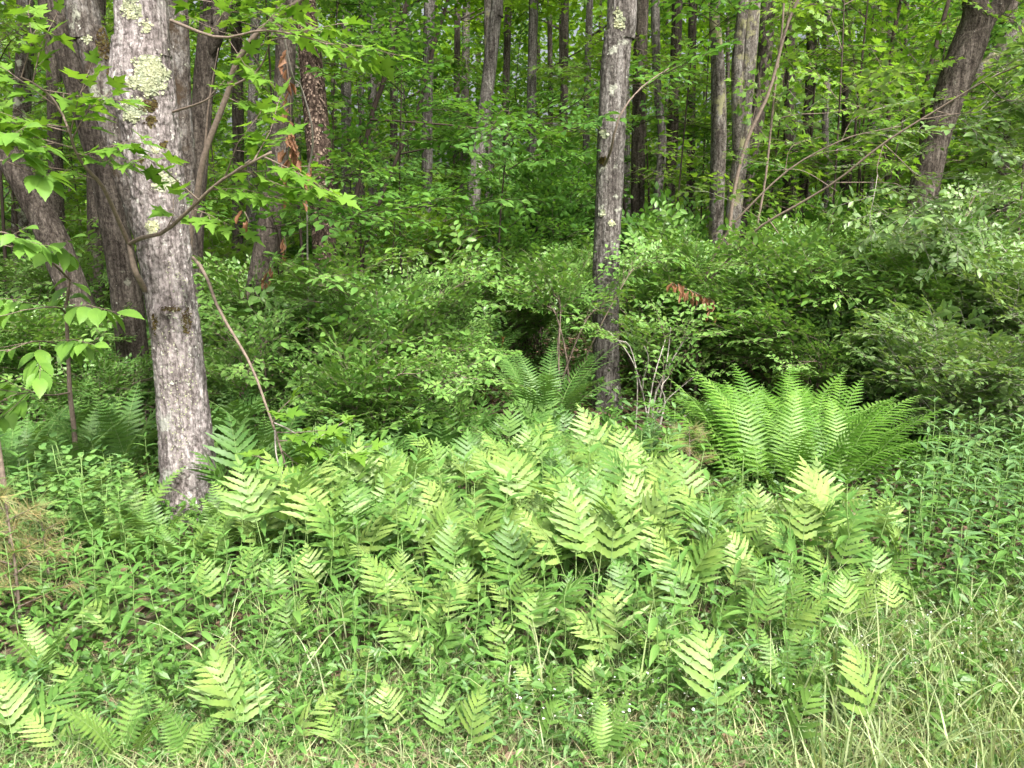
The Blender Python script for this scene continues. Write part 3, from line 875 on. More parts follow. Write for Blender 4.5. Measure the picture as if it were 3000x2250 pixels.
patch(T10, T10sp, 1792, 655, 13, 11, 40, size=.014)
patch(T10, T10sp, 1765, 470, 14, 14, 80, 'moss', 'moss_patch', .012)
limb(T10, 'branch', [at(1770, 485, 6.38), at(1790, 440, 6.2), at(1815, 340, 6.1), at(1880, 255, 6.2), at(1960, 200, 6.4)], .012, .004, 'twig', spr='ovate', cnt=3, t0=.6)
tree('maple_tree', 'grey trunk leaning right as it rises between the glossy bush and the furrowed trunk',
    [(1330, 965, 50), (1344, 925, 48), (1352, 840, 46), (1375, 745, 44), (1388, 565, 45), (1402, 450, 45), (1425, 280, 42), (1452, 45, 38), (1456, 0, 38)], 10.6, 'bark_mid', 28, 110, .005, 1.9, crowns=3)
tree('maple_tree', 'upright trunk with yellow-green lichen close beside the lichened leaning one',
    [(2095, 790, 50), (2097, 700, 46), (2105, 450, 48), (2105, 250, 46), (2098, 90, 32), (2096, 0, 28)], 9.6, 'bark_yel', 28, 110, .004, 2.9, crowns=3)
TM, TMsp, _ = tree('maple_tree', 'leaning trunk with yellow-green lichen rising out of the bushes beside bare stems',
    [(2125, 800, 56), (2138, 725, 52), (2158, 540, 48), (2176, 400, 46), (2190, 230, 43), (2208, 0, 42)], 9.0, 'bark_yel', 28, 110, .005, 3.9, crowns=3)
limb(TM, 'limb', [at(2164, 440, 9.0), at(2160, 190, 8.95), at(2180, 0, 8.9), at(2200, -200, 8.9)], .07, .05, 'bark_yel', 10, 10)
tree('maple_tree', 'dark trunk leaning right close behind the lichen-patched leaning trunk',
    [(2155, 760, 46), (2195, 480, 42), (2230, 270, 42), (2253, 0, 42)], 10.2, 'bark_brown', 24, 90, .004, 4.9, crowns=3)
TR, TRsp, _ = tree('maple_tree', 'stout dark brown forked tree leaning right above the big bush',
    [(2655, 860, 92), (2690, 650, 84), (2722, 480, 80), (2742, 400, 80), (2775, 300, 84), (2812, 200, 90), (2846, 110, 88), (2862, 50, 70)], 9.2, 'bark_brown', 34, 130, .006, 5.9, top=3.4, crowns=0)
limb(TR, 'limb', [at(2840, 130, 9.2), at(2860, 40, 9.15), at(2850, -60, 9.1), at(2850, -500, 9.0)], .17, .08, 'bark_brown', 12, 12, spr='crown', cnt=4, t0=.7)
limb(TR, 'limb', [at(2850, 120, 9.2), at(2895, 45, 9.25), at(2945, -10, 9.3), at(3080, -300, 9.4)], .13, .06, 'bark_brown', 12, 12, spr='crown', cnt=5, t0=.6)
limb(TR, 'broken_limb', [at(2800, 260, 9.3), at(2900, 180, 9.7), at(2960, 110, 9.9), at(3040, 40, 10)], .07, .07, 'bark_yel', 10, 10)
tree('maple_tree', 'broad dark trunk in shade close behind the straight furrowed trunk',
    [(1868, 760, 48), (1868, 600, 46), (1872, 300, 44), (1880, 0, 42)], 12.0, 'bark_brown', 24, 80, .004, 6.9, crowns=3)
tree('maple_tree', 'bent slender trunk between the dark broad trunk and the lichened pair',
    [(1925, 740, 28), (1925, 600, 28), (1940, 420, 27), (1925, 250, 26), (1920, 0, 26)], 11.5, 'bark_mid', 20, 80, .003, 7.9, crowns=4)
tree('maple_tree', 'pair-thick brown trunk beside the bent slender trunk',
    [(1955, 760, 36), (1962, 560, 36), (1975, 300, 34), (1985, 0, 32)], 12.8, 'bark_brown', 20, 80, .004, 10.9, crowns=4)
GB = 'trees standing deeper in the wood'
LB = 'slim grey-brown tree trunk standing deeper in the wood behind the bushes'
for k, (a, b, c, wd, D, mt) in enumerate([
        (1012, 1014, 900, 32, 14, 'bark_mid'), (1086, 1090, 880, 28, 14.5, 'bark_mid'), (1258, 1250, 830, 35, 11.5, 'bark_mid'), (1430, 1430, 820, 27, 13, 'bark_yel'),
        (1563, 1560, 800, 30, 14, 'bark_mid'), (1655, 1645, 800, 25, 16, 'bark_brown'), (1728, 1712, 800, 22, 17, 'bark_mid'), (2315, 2300, 820, 30, 13, 'bark_brown'),
        (2385, 2335, 800, 30, 14, 'bark_brown'), (2430, 2420, 780, 20, 17, 'bark_mid'), (2480, 2462, 790, 26, 15, 'bark_brown'), (75, 60, 900, 45, 11, 'bark_moss'),
        (150, 170, 950, 40, 10, 'bark_brown'), (285, 280, 1000, 42, 9.5, 'bark_brown'), (690, 695, 950, 34, 11, 'bark_brown'), (750, 740, 900, 30, 13, 'bark_mid'),
        (1150, 1146, 820, 22, 16, 'bark_brown'), (1340, 1335, 800, 20, 18, 'bark_brown'), (1490, 1484, 790, 22, 18, 'bark_brown'), (1610, 1606, 790, 16, 20, 'bark_brown'),
        (2030, 2024, 800, 26, 15, 'bark_brown'), (2560, 2540, 780, 18, 18, 'bark_mid'), (2655, 2610, 790, 18, 15, 'bark_brown'), (2960, 2930, 800, 40, 12, 'bark_brown')]):
    mid = (a + b) / 2 + R.uniform(-8, 8)
    tree('maple_tree', LB, [(b, c, wd * 1.1), (mid, c * .45, wd), (a, 0, wd * .95)], D, mt, 16, 60, .004, 20 + k * 1.7, group=GB, crowns=3, cz=(4.6, 10), reach=2.0)
for k in range(46):                                 # trunks far back, down to thin lines
    D = 15 + 21 * (k / 45) ** .8
    px = -150 + 3300 * ((k * 0.6180339 + .13) % 1)
    wd = R.uniform(.11, .28) / D * F
    ln = R.uniform(-18, 18)
    tree('maple_tree', LB, [(px, 760, wd * 1.1), (px + ln * .5, 380, wd), (px + ln, 0, wd * .9)], D, R.choice(['bark_mid', 'bark_brown', 'bark_brown', 'bark_yel']), 10, 24, 0, 50 + k, group=GB, crowns=4, cz=(4.5, 11), reach=2.2, top=11)

# --- thin bare stems and saplings by pixel
def sapling(label, rows, D0, D1, r0, r1, mat, cnt, spr, size=1.0, t0=.3, name='sapling', cat='sapling', group=None, twigs=()):
    n = len(rows)
    pts = [at(a, b, D0 + (D1 - D0) * i / (n - 1)) for i, (a, b) in enumerate(rows)]
    g = height(pts[0].x, pts[0].y)
    if pts[0].z > g:
        pts.insert(0, Vector((pts[0].x - (pts[1].x - pts[0].x) * .15, pts[0].y, g - .03)))
    else:
        pts[0].z = g - .03
    root = thing(name, Vector((pts[0].x, pts[0].y, g)), label, cat, group)
    limb(root, 'stem', pts, r0, r1, mat, 24, 8, spr=spr, cnt=cnt, size=size, t0=t0)
    for tw in twigs:
        limb(root, 'branch', [at(*q) for q in tw[0]], tw[1], .0015, mat, 12, 5, spr=spr, cnt=tw[2], size=size, t0=.25)
    return root
sapling('bare brown sapling stem slanting up past the thick maple trunk', [(545, 1250), (553, 745), (575, 590), (600, 450), (665, 280), (690, 190), (760, 90), (880, 0), (960, -80)], 5.0, 4.6, .022, .013, 'twig', 0, 'maple', name='sapling',
        twigs=[([(600, 440, 4.9), (612, 300, 4.85), (640, 140, 4.8)], .008, 0), ([(690, 190, 4.8), (790, 120, 4.7), (900, 110, 4.6)], .006, 3), ([(670, 260, 4.8), (760, 200, 4.7), (800, 90, 4.6)], .009, 2)])
sapling('thin grey vine stem hanging in loops beside the shaggy trunk', [(905, 1000), (900, 560), (915, 440), (912, 360), (880, 250), (860, 230), (835, 120), (825, 0), (820, -100)], 6.0, 4.9, .007, .005, 'twig_grey', 0, 'maple', name='vine', cat='vine')
sapling('dark crooked sapling with drooping leaf layers, the thicker of two', [(1010, 800), (1080, 380), (1120, 250), (1160, 110), (1190, 20), (1210, -60)], 9.0, 8.8, .03, .022, 'twig_dark', 7, 'ovate', 1.0, .1)
sapling('dark crooked sapling with drooping leaf layers, the thinner of two with long side branches', [(1060, 800), (1085, 670), (1167, 452), (1217, 350), (1270, 140), (1312, 0), (1330, -80)], 8.6, 8.3, .022, .016, 'twig_dark', 7, 'ovate', 1.0, .1,
        twigs=[([(1085, 350, 8.4), (1300, 365, 8.0), (1460, 380, 7.7), (1560, 350, 7.4), (1650, 345, 7.2)], .012, 5), ([(1170, 452, 8.5), (1300, 430, 8.1), (1420, 450, 7.8)], .01, 3)])
sapling('smooth grey-brown stem curving up beside the lichened leaning trunk', [(2125, 900), (2131, 740), (2150, 565), (2190, 407), (2253, 270), (2307, 70), (2360, -40)], 8.2, 8.0, .022, .014, 'twig', 4, 'maple', 1, .5)
sapling('slender straight stem behind the long arching branch', [(2190, 800), (2200, 745), (2240, 540), (2267, 290), (2290, 100), (2300, -60)], 8.4, 8.4, .015, .010, 'twig', 6, 'maple', 1, .4)
sapling('dark slim sapling leaning right near the stout forked tree', [(2690, 800), (2700, 400), (2715, 240), (2780, 0), (2800, -80)], 10, 10, .03, .024, 'twig_dark', 8, 'maple', 1.3, .15)
sapling('dark slim sapling upright in bright maple leaves', [(2590, 800), (2608, 200), (2640, 0), (2650, -60)], 11, 11, .03, .024, 'twig_dark', 10, 'maple', 1.3, .15)

# the long arching bare branch on the right
sapling('longest bare stem arching up over the bushes with grey-green leaves at its end',
        [(2060, 870), (2149, 746), (2226, 665), (2340, 598), (2452, 529), (2588, 420), (2740, 325), (2880, 240), (2981, 194), (3060, 160)], 6.6, 5.2, .0115, .005, 'twig', 8, 'shrub_grey', 1.3, .75, 'arching_shrub', 'shrub',
        twigs=[([(2440, 535, 6.1), (2560, 535, 6.0), (2640, 545, 5.9), (2690, 620, 5.8), (2780, 680, 5.7)], .005, 5), ([(2588, 420, 5.9), (2660, 490, 5.8), (2720, 560, 5.8), (2760, 620, 5.7)], .005, 5),
               ([(2588, 420, 5.9), (2570, 510, 5.85), (2620, 560, 5.8)], .004, 4), ([(2740, 325, 5.7), (2820, 350, 5.6), (2880, 420, 5.5), (2960, 500, 5.4)], .005, 9),
               ([(2880, 240, 5.5), (2940, 290, 5.4), (3010, 300, 5.3)], .004, 8), ([(2700, 350, 5.7), (2830, 330, 5.6), (2900, 335, 5.6)], .004, 5), ([(2226, 640, 6.4), (2180, 610, 6.3), (2130, 575, 6.3)], .004, 1),
               ([(2250, 640, 6.4), (2290, 700, 6.2), (2310, 760, 6.1)], .006, 1), ([(2452, 560, 6.1), (2350, 500, 6.2), (2260, 500, 6.2)], .004, 1)])
sapling('second reddish stem arching below the longest bare branch', [(2060, 850), (2120, 700), (2181, 620), (2316, 493), (2466, 411), (2560, 385), (2640, 370)], 6.8, 6.2, .011, .004, 'twig', 3, 'shrub_grey', 1.2, .8, 'arching_shrub', 'shrub',
        twigs=[([(2466, 411, 6.4), (2500, 350, 6.4), (2600, 307, 6.3)], .004, 2), ([(2300, 500, 6.5), (2320, 430, 6.5), (2410, 400, 6.5)], .004, 1), ([(2290, 345, 6.6), (2340, 335, 6.5), (2430, 330, 6.5), (2520, 310, 6.4)], .005, 0),
               ([(2350, 470, 6.5), (2420, 445, 6.4), (2500, 440, 6.3), (2560, 450, 6.2)], .004, 1)])

# withered leaf clusters
def dead_cluster(px0, py0, px1, py1, D, n, label):
    a, b = at(px0, py0, D), at(px1, py1, D)
    root = thing('withered_branch', a, label, 'dead leaves')
    mb = MB()
    m = a.lerp(b, .5) + Vector((.02, 0, 0))
    mb.tube([Vector((0, 0, 0)), m - a, b - a], [.004, .003, .002], 5)
    put('twig', mb.mesh('twig', ['twig']), root)
    for k in range(n):
        t = (k + R.random()) / n
        p = (a.lerp(b, t) - a) + rv(.02)
        put('leaf', R.choice(LF['dead']), root, frame(p, Vector((R.uniform(-.5, .5), R.uniform(-.6, .2), -1)), R.uniform(-1.5, 1.5), R.uniform(.7, 1.2)))
dead_cluster(835, 150, 850, 400, 5.1, 16, 'upper string of withered tan leaves hanging beside the thin vine')
dead_cluster(845, 380, 870, 480, 5.0, 22, 'densest bunch of orange withered leaves below the string beside the vine')
dead_cluster(842, 440, 835, 560, 5.05, 16, 'tail of withered orange leaves hanging close by the vine')
dead_cluster(905, 480, 895, 590, 5.05, 9, 'short tuft of withered leaves hanging past the vine')
dead_cluster(716, 620, 720, 670, 4.4, 6, 'tiny curled withered leaf tuft under the maple branch')
dead_cluster(832, 690, 830, 760, 6.2, 7, 'withered leaves caught before the crooked brown trunk')
dead_cluster(800, 780, 770, 830, 6.1, 9, 'lowest withered leaf cluster on the crooked brown trunk')
dead_cluster(1965, 830, 2085, 880, 6.0, 26, 'row of curled brown dead leaves among the bushes by the furrowed trunk')
dead_cluster(2085, 880, 2080, 920, 6.0, 8, 'brown dead leaves dangling at the end of the dead row')

# ------------------------------------------------------------------ shrubs
def shrub(label, base, boxes, D, nl, per, spr, size=1.0, mat='twig', dD=.5, name='shrub', group=None, flat=.35, up=.35):
    """base px; boxes (px0, py0, px1, py1) the leafy masses cover."""
    g = ground(*base) if D is None else Vector((at(base[0], base[1], D).x, D, 0))
    g.z = height(g.x, g.y)
    root = thing(name, g, label, 'shrub', group)
    area = [max(1, (b[2] - b[0]) * (b[3] - b[1])) for b in boxes]
    for k in range(nl):
        b = R.choices(boxes, area)[0]
        tgt = at(R.uniform(b[0], b[2]), R.uniform(b[1], b[3]), g.y + R.uniform(-dD, dD))
        tgt.z = max(tgt.z, height(tgt.x, tgt.y) + .12)
        s = g + Vector((R.uniform(-.12, .12), R.uniform(-.1, .1), -.02))
        v = tgt - s
        m1 = s + Vector((v.x * .25, v.y * .25, v.z * .5)) + rv(.06)
        m2 = s + Vector((v.x * .65, v.y * .65, v.z * .88)) + rv(.08)
        limb(root, 'stem', [s, m1, m2, tgt], R.uniform(.006, .012), .0025, mat, 10, 5, spr=spr, cnt=per, size=size, t0=up, flat=flat)
    return root
shrub('dense small-leaved bush with glossy leaves beside the dark fern clump', (1130, 1330), [(880, 780, 1390, 950), (940, 900, 1330, 1050)], 5.6, 26, 11, 'shrub', 1.0, dD=.45)
shrub('lower small-leaved bush of darker leaves in front of the glossy bush', (1120, 1380), [(860, 1090, 1380, 1250), (820, 1180, 1250, 1320)], 5.0, 24, 11, 'shrub', .9, dD=.35)
shrub('shaded low bush close beside the foot of the thick maple', (780, 1380), [(640, 1150, 900, 1340), (600, 980, 850, 1200)], 5.4, 14, 9, 'shrub', 1.0, dD=.4)
shrub('airy small-leaved bush with layered twigs crossing around the furrowed trunk', (1920, 1160), [(1480, 790, 1700, 930), (1880, 750, 2090, 930), (1560, 760, 1990, 830)], 7.0, 22, 9, 'shrub', 1.1, dD=.3, up=.5)
shrub('sprawling few-stemmed bush whose twigs cross in front of the furrowed trunk', (1640, 1260), [(1600, 760, 1860, 890)], 6.0, 5, 8, 'shrub', 1.0, dD=.15, up=.6)
shrub('pale twiggy bush with bare dead twigs at the foot of the furrowed trunk', (1900, 1290), [(1780, 940, 2050, 1120)], 5.7, 8, 3, 'shrub', .9, 'twig_grey', dD=.3, up=.6)
shrub('broad mounded bush behind the big bright fern clump', (2280, 1230), [(2000, 790, 2560, 1010), (2050, 760, 2450, 900)], 6.4, 30, 10, 'shrub', 1.05, dD=.6)
shrub('large rounded bush with the tallest leafy mound at the wood edge', (2650, 1230), [(2420, 740, 2980, 1010), (2500, 700, 2900, 860)], 6.6, 34, 10, 'shrub', 1.1, dD=.6)
shrub('grey-green leafy bush spilling onto the verge beside the big bright fern', (2800, 1330), [(2560, 950, 3000, 1260), (2700, 1000, 3050, 1300)], 5.3, 34, 10, 'shrub_grey', .95, dD=.5)
shrub('bush of grey-green leaves at the outer edge of the thicket past the big fern', (3050, 1300), [(2850, 780, 3150, 1100)], 5.8, 20, 13, 'shrub_grey', 1.0, dD=.5)
shrub('loose light-green bush in the gap between the leaning grey trunk and furrowed trunk', (1560, 950), [(1430, 560, 1720, 780), (1480, 500, 1640, 650)], 9.2, 24, 9, 'ovate', .8, 'twig_dark', dD=.6)
shrub('low bush of fresh leaves behind the dark fern clump', (1450, 1040), [(1350, 780, 1720, 930)], 7.8, 22, 10, 'shrub', 1.1, dD=.6)
shrub('dark bush in the shade under the steeply leaning trunk', (120, 1230), [(0, 950, 330, 1180)], 6.0, 22, 11, 'shrub', 1.0, dD=.5)
shrub('dusky bush between the thick maple and the toothed-leaf sapling', (230, 1300), [(180, 1080, 460, 1290)], 5.4, 14, 10, 'cover', .9, dD=.3)
shrub('bush of small dark leaves between the crooked trunk and the thick maple', (800, 1150), [(640, 820, 980, 1050)], 6.6, 24, 11, 'shrub', 1.05, dD=.5)
shrub('small-leaved bush below the lichened leaning trunk', (2100, 1060), [(1900, 770, 2250, 880)], 7.6, 16, 11, 'shrub', 1.1, dD=.4)
shrub('tall grey-leaved bush rising under the long arching stem, taller than its neighbours', (2750, 1150), [(2480, 650, 2980, 800), (2830, 520, 3050, 700)], 7.0, 20, 8, 'shrub_grey', 1.2, dD=.6)
shrub('fresh green bush climbing behind the mounded bush', (2350, 1050), [(2230, 720, 2600, 830), (2320, 700, 2520, 780)], 7.6, 18, 9, 'shrub', 1.3, dD=.5)
shrub('low leafy bush filling the hollow behind the big bright fern', (2400, 1200), [(2150, 950, 2700, 1090), (2300, 900, 2650, 1000)], 6.0, 24, 9, 'shrub', 1.0, dD=.3, up=.25)
shrub('low spreading bush under the grey-leaved bush', (2780, 1150), [(2560, 830, 2960, 1000)], 6.3, 22, 9, 'shrub', 1.1, dD=.3, up=.25)
shrub('low leafy bush filling the hollow beside the dark fern clump', (1280, 1220), [(1150, 980, 1420, 1110)], 6.2, 12, 8, 'shrub', 1.0, dD=.3, up=.25)
shrub('leafy bush carrying the thicket on along the verge past the grey-green bushes', (3420, 1330), [(3150, 850, 3750, 1250)], 5.4, 30, 10, 'shrub', 1.1, dD=.5)
shrub('leafy bush closing the thicket beyond the toothed-leaf saplings', (-420, 1330), [(-750, 900, -120, 1250)], 5.6, 26, 10, 'shrub', 1.1, dD=.5)
GU = 'understorey bushes in the wood'
for k in range(22):
    px = -100 + 3200 * ((k * .618034) % 1); D = R.uniform(8.5, 15)
    wpx = 420 / D * 6; 
    kd = R.choice(['ovate', 'shrub', 'maple', 'ovate'])
    rt = shrub('loose bush in the shaded understorey between the trunks', (px, 900), [(px - wpx * .5, R.uniform(690, 750), px + wpx * .5, R.uniform(800, 860))], D, 10, 9, kd, R.uniform(1.0, 1.35), 'twig_dark', dD=.9, group=GU)
    ATTR[rt.name] = (kd, D)

# understorey saplings with layered sprays
GS = 'understorey saplings in the wood'
for k in range(80):
    D = 9.0 + 13 * ((k % 58) / 57) ** .9
    px = -200 + 3400 * ((k * .7548777 + .3) % 1) if k < 58 else R.uniform(1900, 3100)
    H = R.uniform(2.6, 6.0)
    if D < 11.5 and (1000 < px < 1750 or 2600 < px < 2900):
        D += 4.5
    p = at(px, 700, D); g = height(p.x, p.y)
    kind = R.choice(['ovate', 'maple', 'maple', 'ovate'])
    root = thing('sapling', Vector((p.x, D, g)), 'slender understorey sapling with flat layers of leaves between the trunks', 'sapling', GS)
    ATTR[root.name] = (kind, H)
    lean = Vector((R.uniform(-.5, .5), R.uniform(-.4, .4), 0))
    stem = [Vector((p.x, D, g - .03)), Vector((p.x, D, g)) + lean * .3 + Vector((0, 0, H * .4)), Vector((p.x, D, g)) + lean * .6 + Vector((0, 0, H * .75)), Vector((p.x, D, g + H)) + lean]
    limb(root, 'stem', stem, R.uniform(.012, .028), .005, 'twig_dark', 14, 5, spr=kind, cnt=5, size=1.2, t0=.4, flat=.8)
    nb = R.randint(5, 8)
    for j in range(nb):
        t = .25 + .7 * (j + R.random() * .7) / nb
        q = Vector(smoothpath([tuple(s) for s in stem], 30)[int(t * 29)])
        a = j * 2.4 + R.uniform(-.6, .6)
        rl = R.uniform(.7, 1.5) * (1.25 - t * .6)
        e = q + Vector((math.cos(a) * rl, math.sin(a) * rl, R.uniform(-.05, .35)))
        limb(root, 'branch', [q, q.lerp(e, .5) + Vector((0, 0, .1)), e], .007, .002, 'twig_dark', 7, 4, spr=kind, cnt=5, size=1.15, t0=.3, flat=.9)

# the elm-leaved sapling at the left edge
E = thing('elm_sapling', ground(228, 1440), 'young sapling with big pale toothed leaves in front of the leaning trunk', 'sapling')
ed = E.location.y
limb(E, 'stem', [E.location - Vector((0, 0, .03)), at(220, 1290, ed), at(205, 1150, ed), at(200, 1040, ed), at(195, 900, ed - .1), at(205, 820, ed - .2)], .017, .007, 'twig', 12, 8)
for pts, gr in [
    ([(205, 1150, ed), (150, 1158, ed - .2), (90, 1150, ed - .5), (30, 1160, ed - .7)], [(.5, 6, .2, bias(-.5, .4, -.4)), (.8, 8, .28, bias(-.6, .3, -.3)), (.98, 8, .3, bias(-.4, -.3, -.3)), (.7, 7, .25, bias(-.2, -.3, -.5))]),
    ([(200, 1040, ed), (170, 1010, ed - .4), (100, 1000, ed - .8), (20, 1030, ed - 1.1)], [(.3, 6, .2, bias(.6, .1, -.4)), (.5, 8, .3, bias(.9, 0, -.3)), (.7, 8, .3, bias(-.3, -.1, -.5)), (.95, 8, .3, bias(-.8, 0, -.2)), (.6, 7, .26, bias(.2, -.3, -.4))]),
    ([(198, 930, ed - .1), (180, 905, ed - .5), (140, 900, ed - .8), (60, 910, ed - 1.0)], [(.2, 7, .26, bias(.9, .05, -.4)), (.4, 8, .32, bias(1, -.05, -.2)), (.6, 7, .3, bias(-.4, .1, -.4)), (.95, 7, .25, bias(-.9, 0, -.2)), (.3, 7, .26, bias(.3, .5, -.3))]),
    ([(205, 820, ed - .2), (150, 770, ed - .5), (70, 740, ed - .8), (0, 700, ed - 1)], [(.5, 6, .25, bias(.5, .2, -.2)), (.8, 7, .3, bias(-.8, .1, -.2)), (.98, 7, .3, bias(-.9, .1, 0))])]:
    leafy_branch(E, pts, .006, .002, 'elm', gr, lsize=.92, hang=.6)
E2 = thing('elm_sapling', Vector((at(-60, 900, 3.4).x, 3.4, 0)), 'leafy sapling of broad toothed leaves reaching in above the pale-leaved one', 'sapling')
limb(E2, 'stem', [E2.location, at(-60, 900, 3.4), at(-50, 500, 3.4), at(-40, 300, 3.4)], .014, .006, 'twig', 12, 8)
for yy in (390, 470, 680):
    leafy_branch(E2, [(-48, yy + 30, 3.4), (0, yy, 3.4), (60, yy + 20, 3.45)], .004, .002, 'elm', [(.6, 5, .16, bias(.6, .1, -.3)), (.98, 5, .14, bias(.9, -.2, -.2))], lsize=.85, hang=.5)

# overhead drooping sprays of broad leaves, middle of the wood
for k, (a, b, D, lab) in enumerate([(1580, 350, 6.8, 'dark sapling with layered leaves between the leaning grey trunk and the furrowed trunk'), (1130, 480, 6.9, 'drooping broad-leaved sapling beside the leaning grey trunk'), (1250, 180, 7.2, 'high drooping broad-leaved sapling among the dark saplings'), (880, 640, 5.9, 'leafy sapling reaching above the glossy bush'), (1230, 620, 7.0, 'low broad-leaved sapling above the glossy bush')]):
    p = at(a, b, D); g = height(p.x - .3, D + .6)
    root = thing('sapling', Vector((p.x - .3, D + .6, g)), lab, 'sapling')
    limb(root, 'stem', [Vector((p.x - .3, D + .6, g - .03)), Vector((p.x - .35, D + .55, g + p.z * .5)), p + Vector((-.25, .3, .1))], .013, .005, 'twig_dark', 12, 6)
    for j in range(4):
        q = p + Vector((-.25, .3, .1)) - Vector((0, 0, .16 * j))
        e = q + Vector((R.uniform(-.3, .9), R.uniform(-.7, -.1), R.uniform(-.15, .15)))
        limb(root, 'branch', [q, q.lerp(e, .5) + Vector((0, 0, .06)), e], .006, .002, 'twig_dark', 7, 4, spr='ovate', cnt=4, size=.85, t0=.25, flat=.9)

# ------------------------------------------------------------------ ferns
def fern(kind, loc, n, s, label, name, group=None, yaw=None, spread=math.pi, tilt=0.12, pre='frond', rad0=.02):
    root = thing(name, loc, label, 'fern', group)
    ATTR[root.name] = (n, s)
    a0 = R.uniform(0, TAU)
    for k in range(n):
        a = (yaw + spread * (2 * (k + R.uniform(.1, .9)) / n - 1)) if yaw is not None else a0 + TAU * (k + R.uniform(-.3, .3)) / n
        # frond leans towards local +Y; rotate by a about Z
        m = Matrix.Translation((R.uniform(-rad0, rad0), R.uniform(-rad0, rad0), -.01)) @ Matrix.Rotation(a, 4, 'Z') @ Matrix.Rotation(R.uniform(-tilt, tilt), 4, 'X') @ Matrix.Rotation(R.uniform(-.12, .12), 4, 'Y') @ Matrix.Scale(s * R.uniform(.8, 1.15), 4)
        put(pre, R.choice(FR[kind]), root, m)
    return root
bf = ground(2320, 1440)
B = thing('interrupted_fern', bf, 'big bright green vase-shaped fern clump of tall feathery fronds', 'fern')
for cx, cy, nf, lo, hi in ((-.24, .0, 30, -.5, 1.5), (.2, -.04, 34, -1.75, .5), (.0, .2, 14, -.9, .9), (0, -.05, 10, -3.1, 3.1)):
    for k in range(nf):
        a = lo + (hi - lo) * (k + R.random()) / nf
        loc = (cx + R.uniform(-.12, .12), cy + R.uniform(-.1, .1), -.01)
        lean = R.uniform(-.05, .38)
        put('frond', R.choice(FR['crown']), B, Matrix.Translation(loc) @ Matrix.Rotation(a, 4, 'Z') @ Matrix.Rotation(-lean, 4, 'X') @ Matrix.Rotation(R.uniform(-.3, .3), 4, 'Z') @ Matrix.Scale(R.uniform(.62, .88) * (.8 if nf == 10 else 1), 4))
df = ground(1590, 1290)
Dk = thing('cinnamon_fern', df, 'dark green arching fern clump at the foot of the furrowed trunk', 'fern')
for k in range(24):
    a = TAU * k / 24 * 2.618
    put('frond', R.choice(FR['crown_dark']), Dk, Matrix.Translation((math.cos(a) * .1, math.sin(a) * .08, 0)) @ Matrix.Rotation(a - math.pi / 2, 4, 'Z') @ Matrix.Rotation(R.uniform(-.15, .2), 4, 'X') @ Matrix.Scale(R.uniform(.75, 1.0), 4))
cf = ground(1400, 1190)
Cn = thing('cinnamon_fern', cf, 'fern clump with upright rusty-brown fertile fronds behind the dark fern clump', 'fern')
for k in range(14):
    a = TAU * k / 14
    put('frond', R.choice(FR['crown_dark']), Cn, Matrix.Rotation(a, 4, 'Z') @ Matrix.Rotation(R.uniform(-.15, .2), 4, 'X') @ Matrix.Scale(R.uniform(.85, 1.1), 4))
for k in range(6):
    mb = MB()
    h = R.uniform(.55, .8); tp = Vector((R.uniform(-.1, .1), R.uniform(-.1, .05), h))
    mb.tube([Vector((0, 0, 0)), tp * .5, tp], [.004, .004, .002], 5)
    for j in range(60):
        t = R.uniform(.45, 1); q = tp * t; e = Vector((R.uniform(-1, 1), R.uniform(-1, 1), 1.4)).normalized() * .03
        x = e.cross(Vector((0, 1, 0))).normalized() * .006
        mb.poly([q - x, q + x, q + e + x * .3, q + e - x * .3], [(0, 1, 2, 3)])
    put('fertile_frond', mb.mesh('fertile_frond', ['fertile']), Cn, Matrix.Translation((R.uniform(-.14, .14), R.uniform(-.06, .06), 0)))['label'] = 'upright rusty-brown fertile frond'

def inside(poly, x, y):
    c = False
    j = len(poly) - 1
    for i in range(len(poly)):
        (xi, yi), (xj, yj) = poly[i], poly[j]
        if (yi > y) != (yj > y) and x < (xj - xi) * (y - yi) / (yj - yi) + xi:
            c = not c
        j = i
    return c
def scatter(poly, n, mind, taken=None):
    xs = [p[0] for p in poly]; ys = [p[1] for p in poly]
    out = []
    taken = taken if taken is not None else []
    for _ in range(n * 40):
        x, y = R.uniform(min(xs), max(xs)), R.uniform(min(ys), max(ys))
        if not inside(poly, x, y):
            continue
        g = ground(x, y)
        if all((g.x - t.x) ** 2 + (g.y - t.y) ** 2 > mind * mind for t in taken):
            taken.append(g); out.append(g)
            if len(out) >= n:
                break
    return out
TAKEN = [bf.copy(), df.copy()]
BANK = [(790, 1640), (1100, 1590), (1380, 1500), (1800, 1480), (1980, 1600), (2150, 1670), (2520, 1680), (2660, 1710), (2560, 1800), (1900, 1860), (1500, 1860), (1000, 1790), (760, 1760)]
for g in scatter(BANK, 165, .125, TAKEN):
    fern('tall', g, R.randint(2, 4), R.uniform(.58, .94), 'pale green broad-lobed fern in the dense sunlit fern bank', 'sensitive_fern', 'ferns of the sunlit bank', yaw=R.uniform(-.7, .7), spread=1.7)
for g in scatter([(1250, 1400), (1400, 1330), (1750, 1330), (1950, 1420), (1700, 1440), (1350, 1470)], 22, .2):
    fern('dim', g, R.randint(3, 4), R.uniform(.55, .85), 'mid-green lobed fern in half shade between the bank and the dark fern clump', 'sensitive_fern', 'shaded ferns behind the bank', yaw=0, spread=1.6)
for g in scatter([(780, 1780), (1500, 1860), (1900, 1860), (2600, 1800), (2650, 1900), (2100, 1990), (1500, 2000), (900, 1960), (500, 1900)], 46, .17):
    fern('tall', g, R.randint(1, 3), R.uniform(.42, .66), 'small pale lobed fern among the herbs at the foot of the bank', 'sensitive_fern', 'small ferns below the bank', yaw=R.uniform(-.8, .8), spread=1.5)
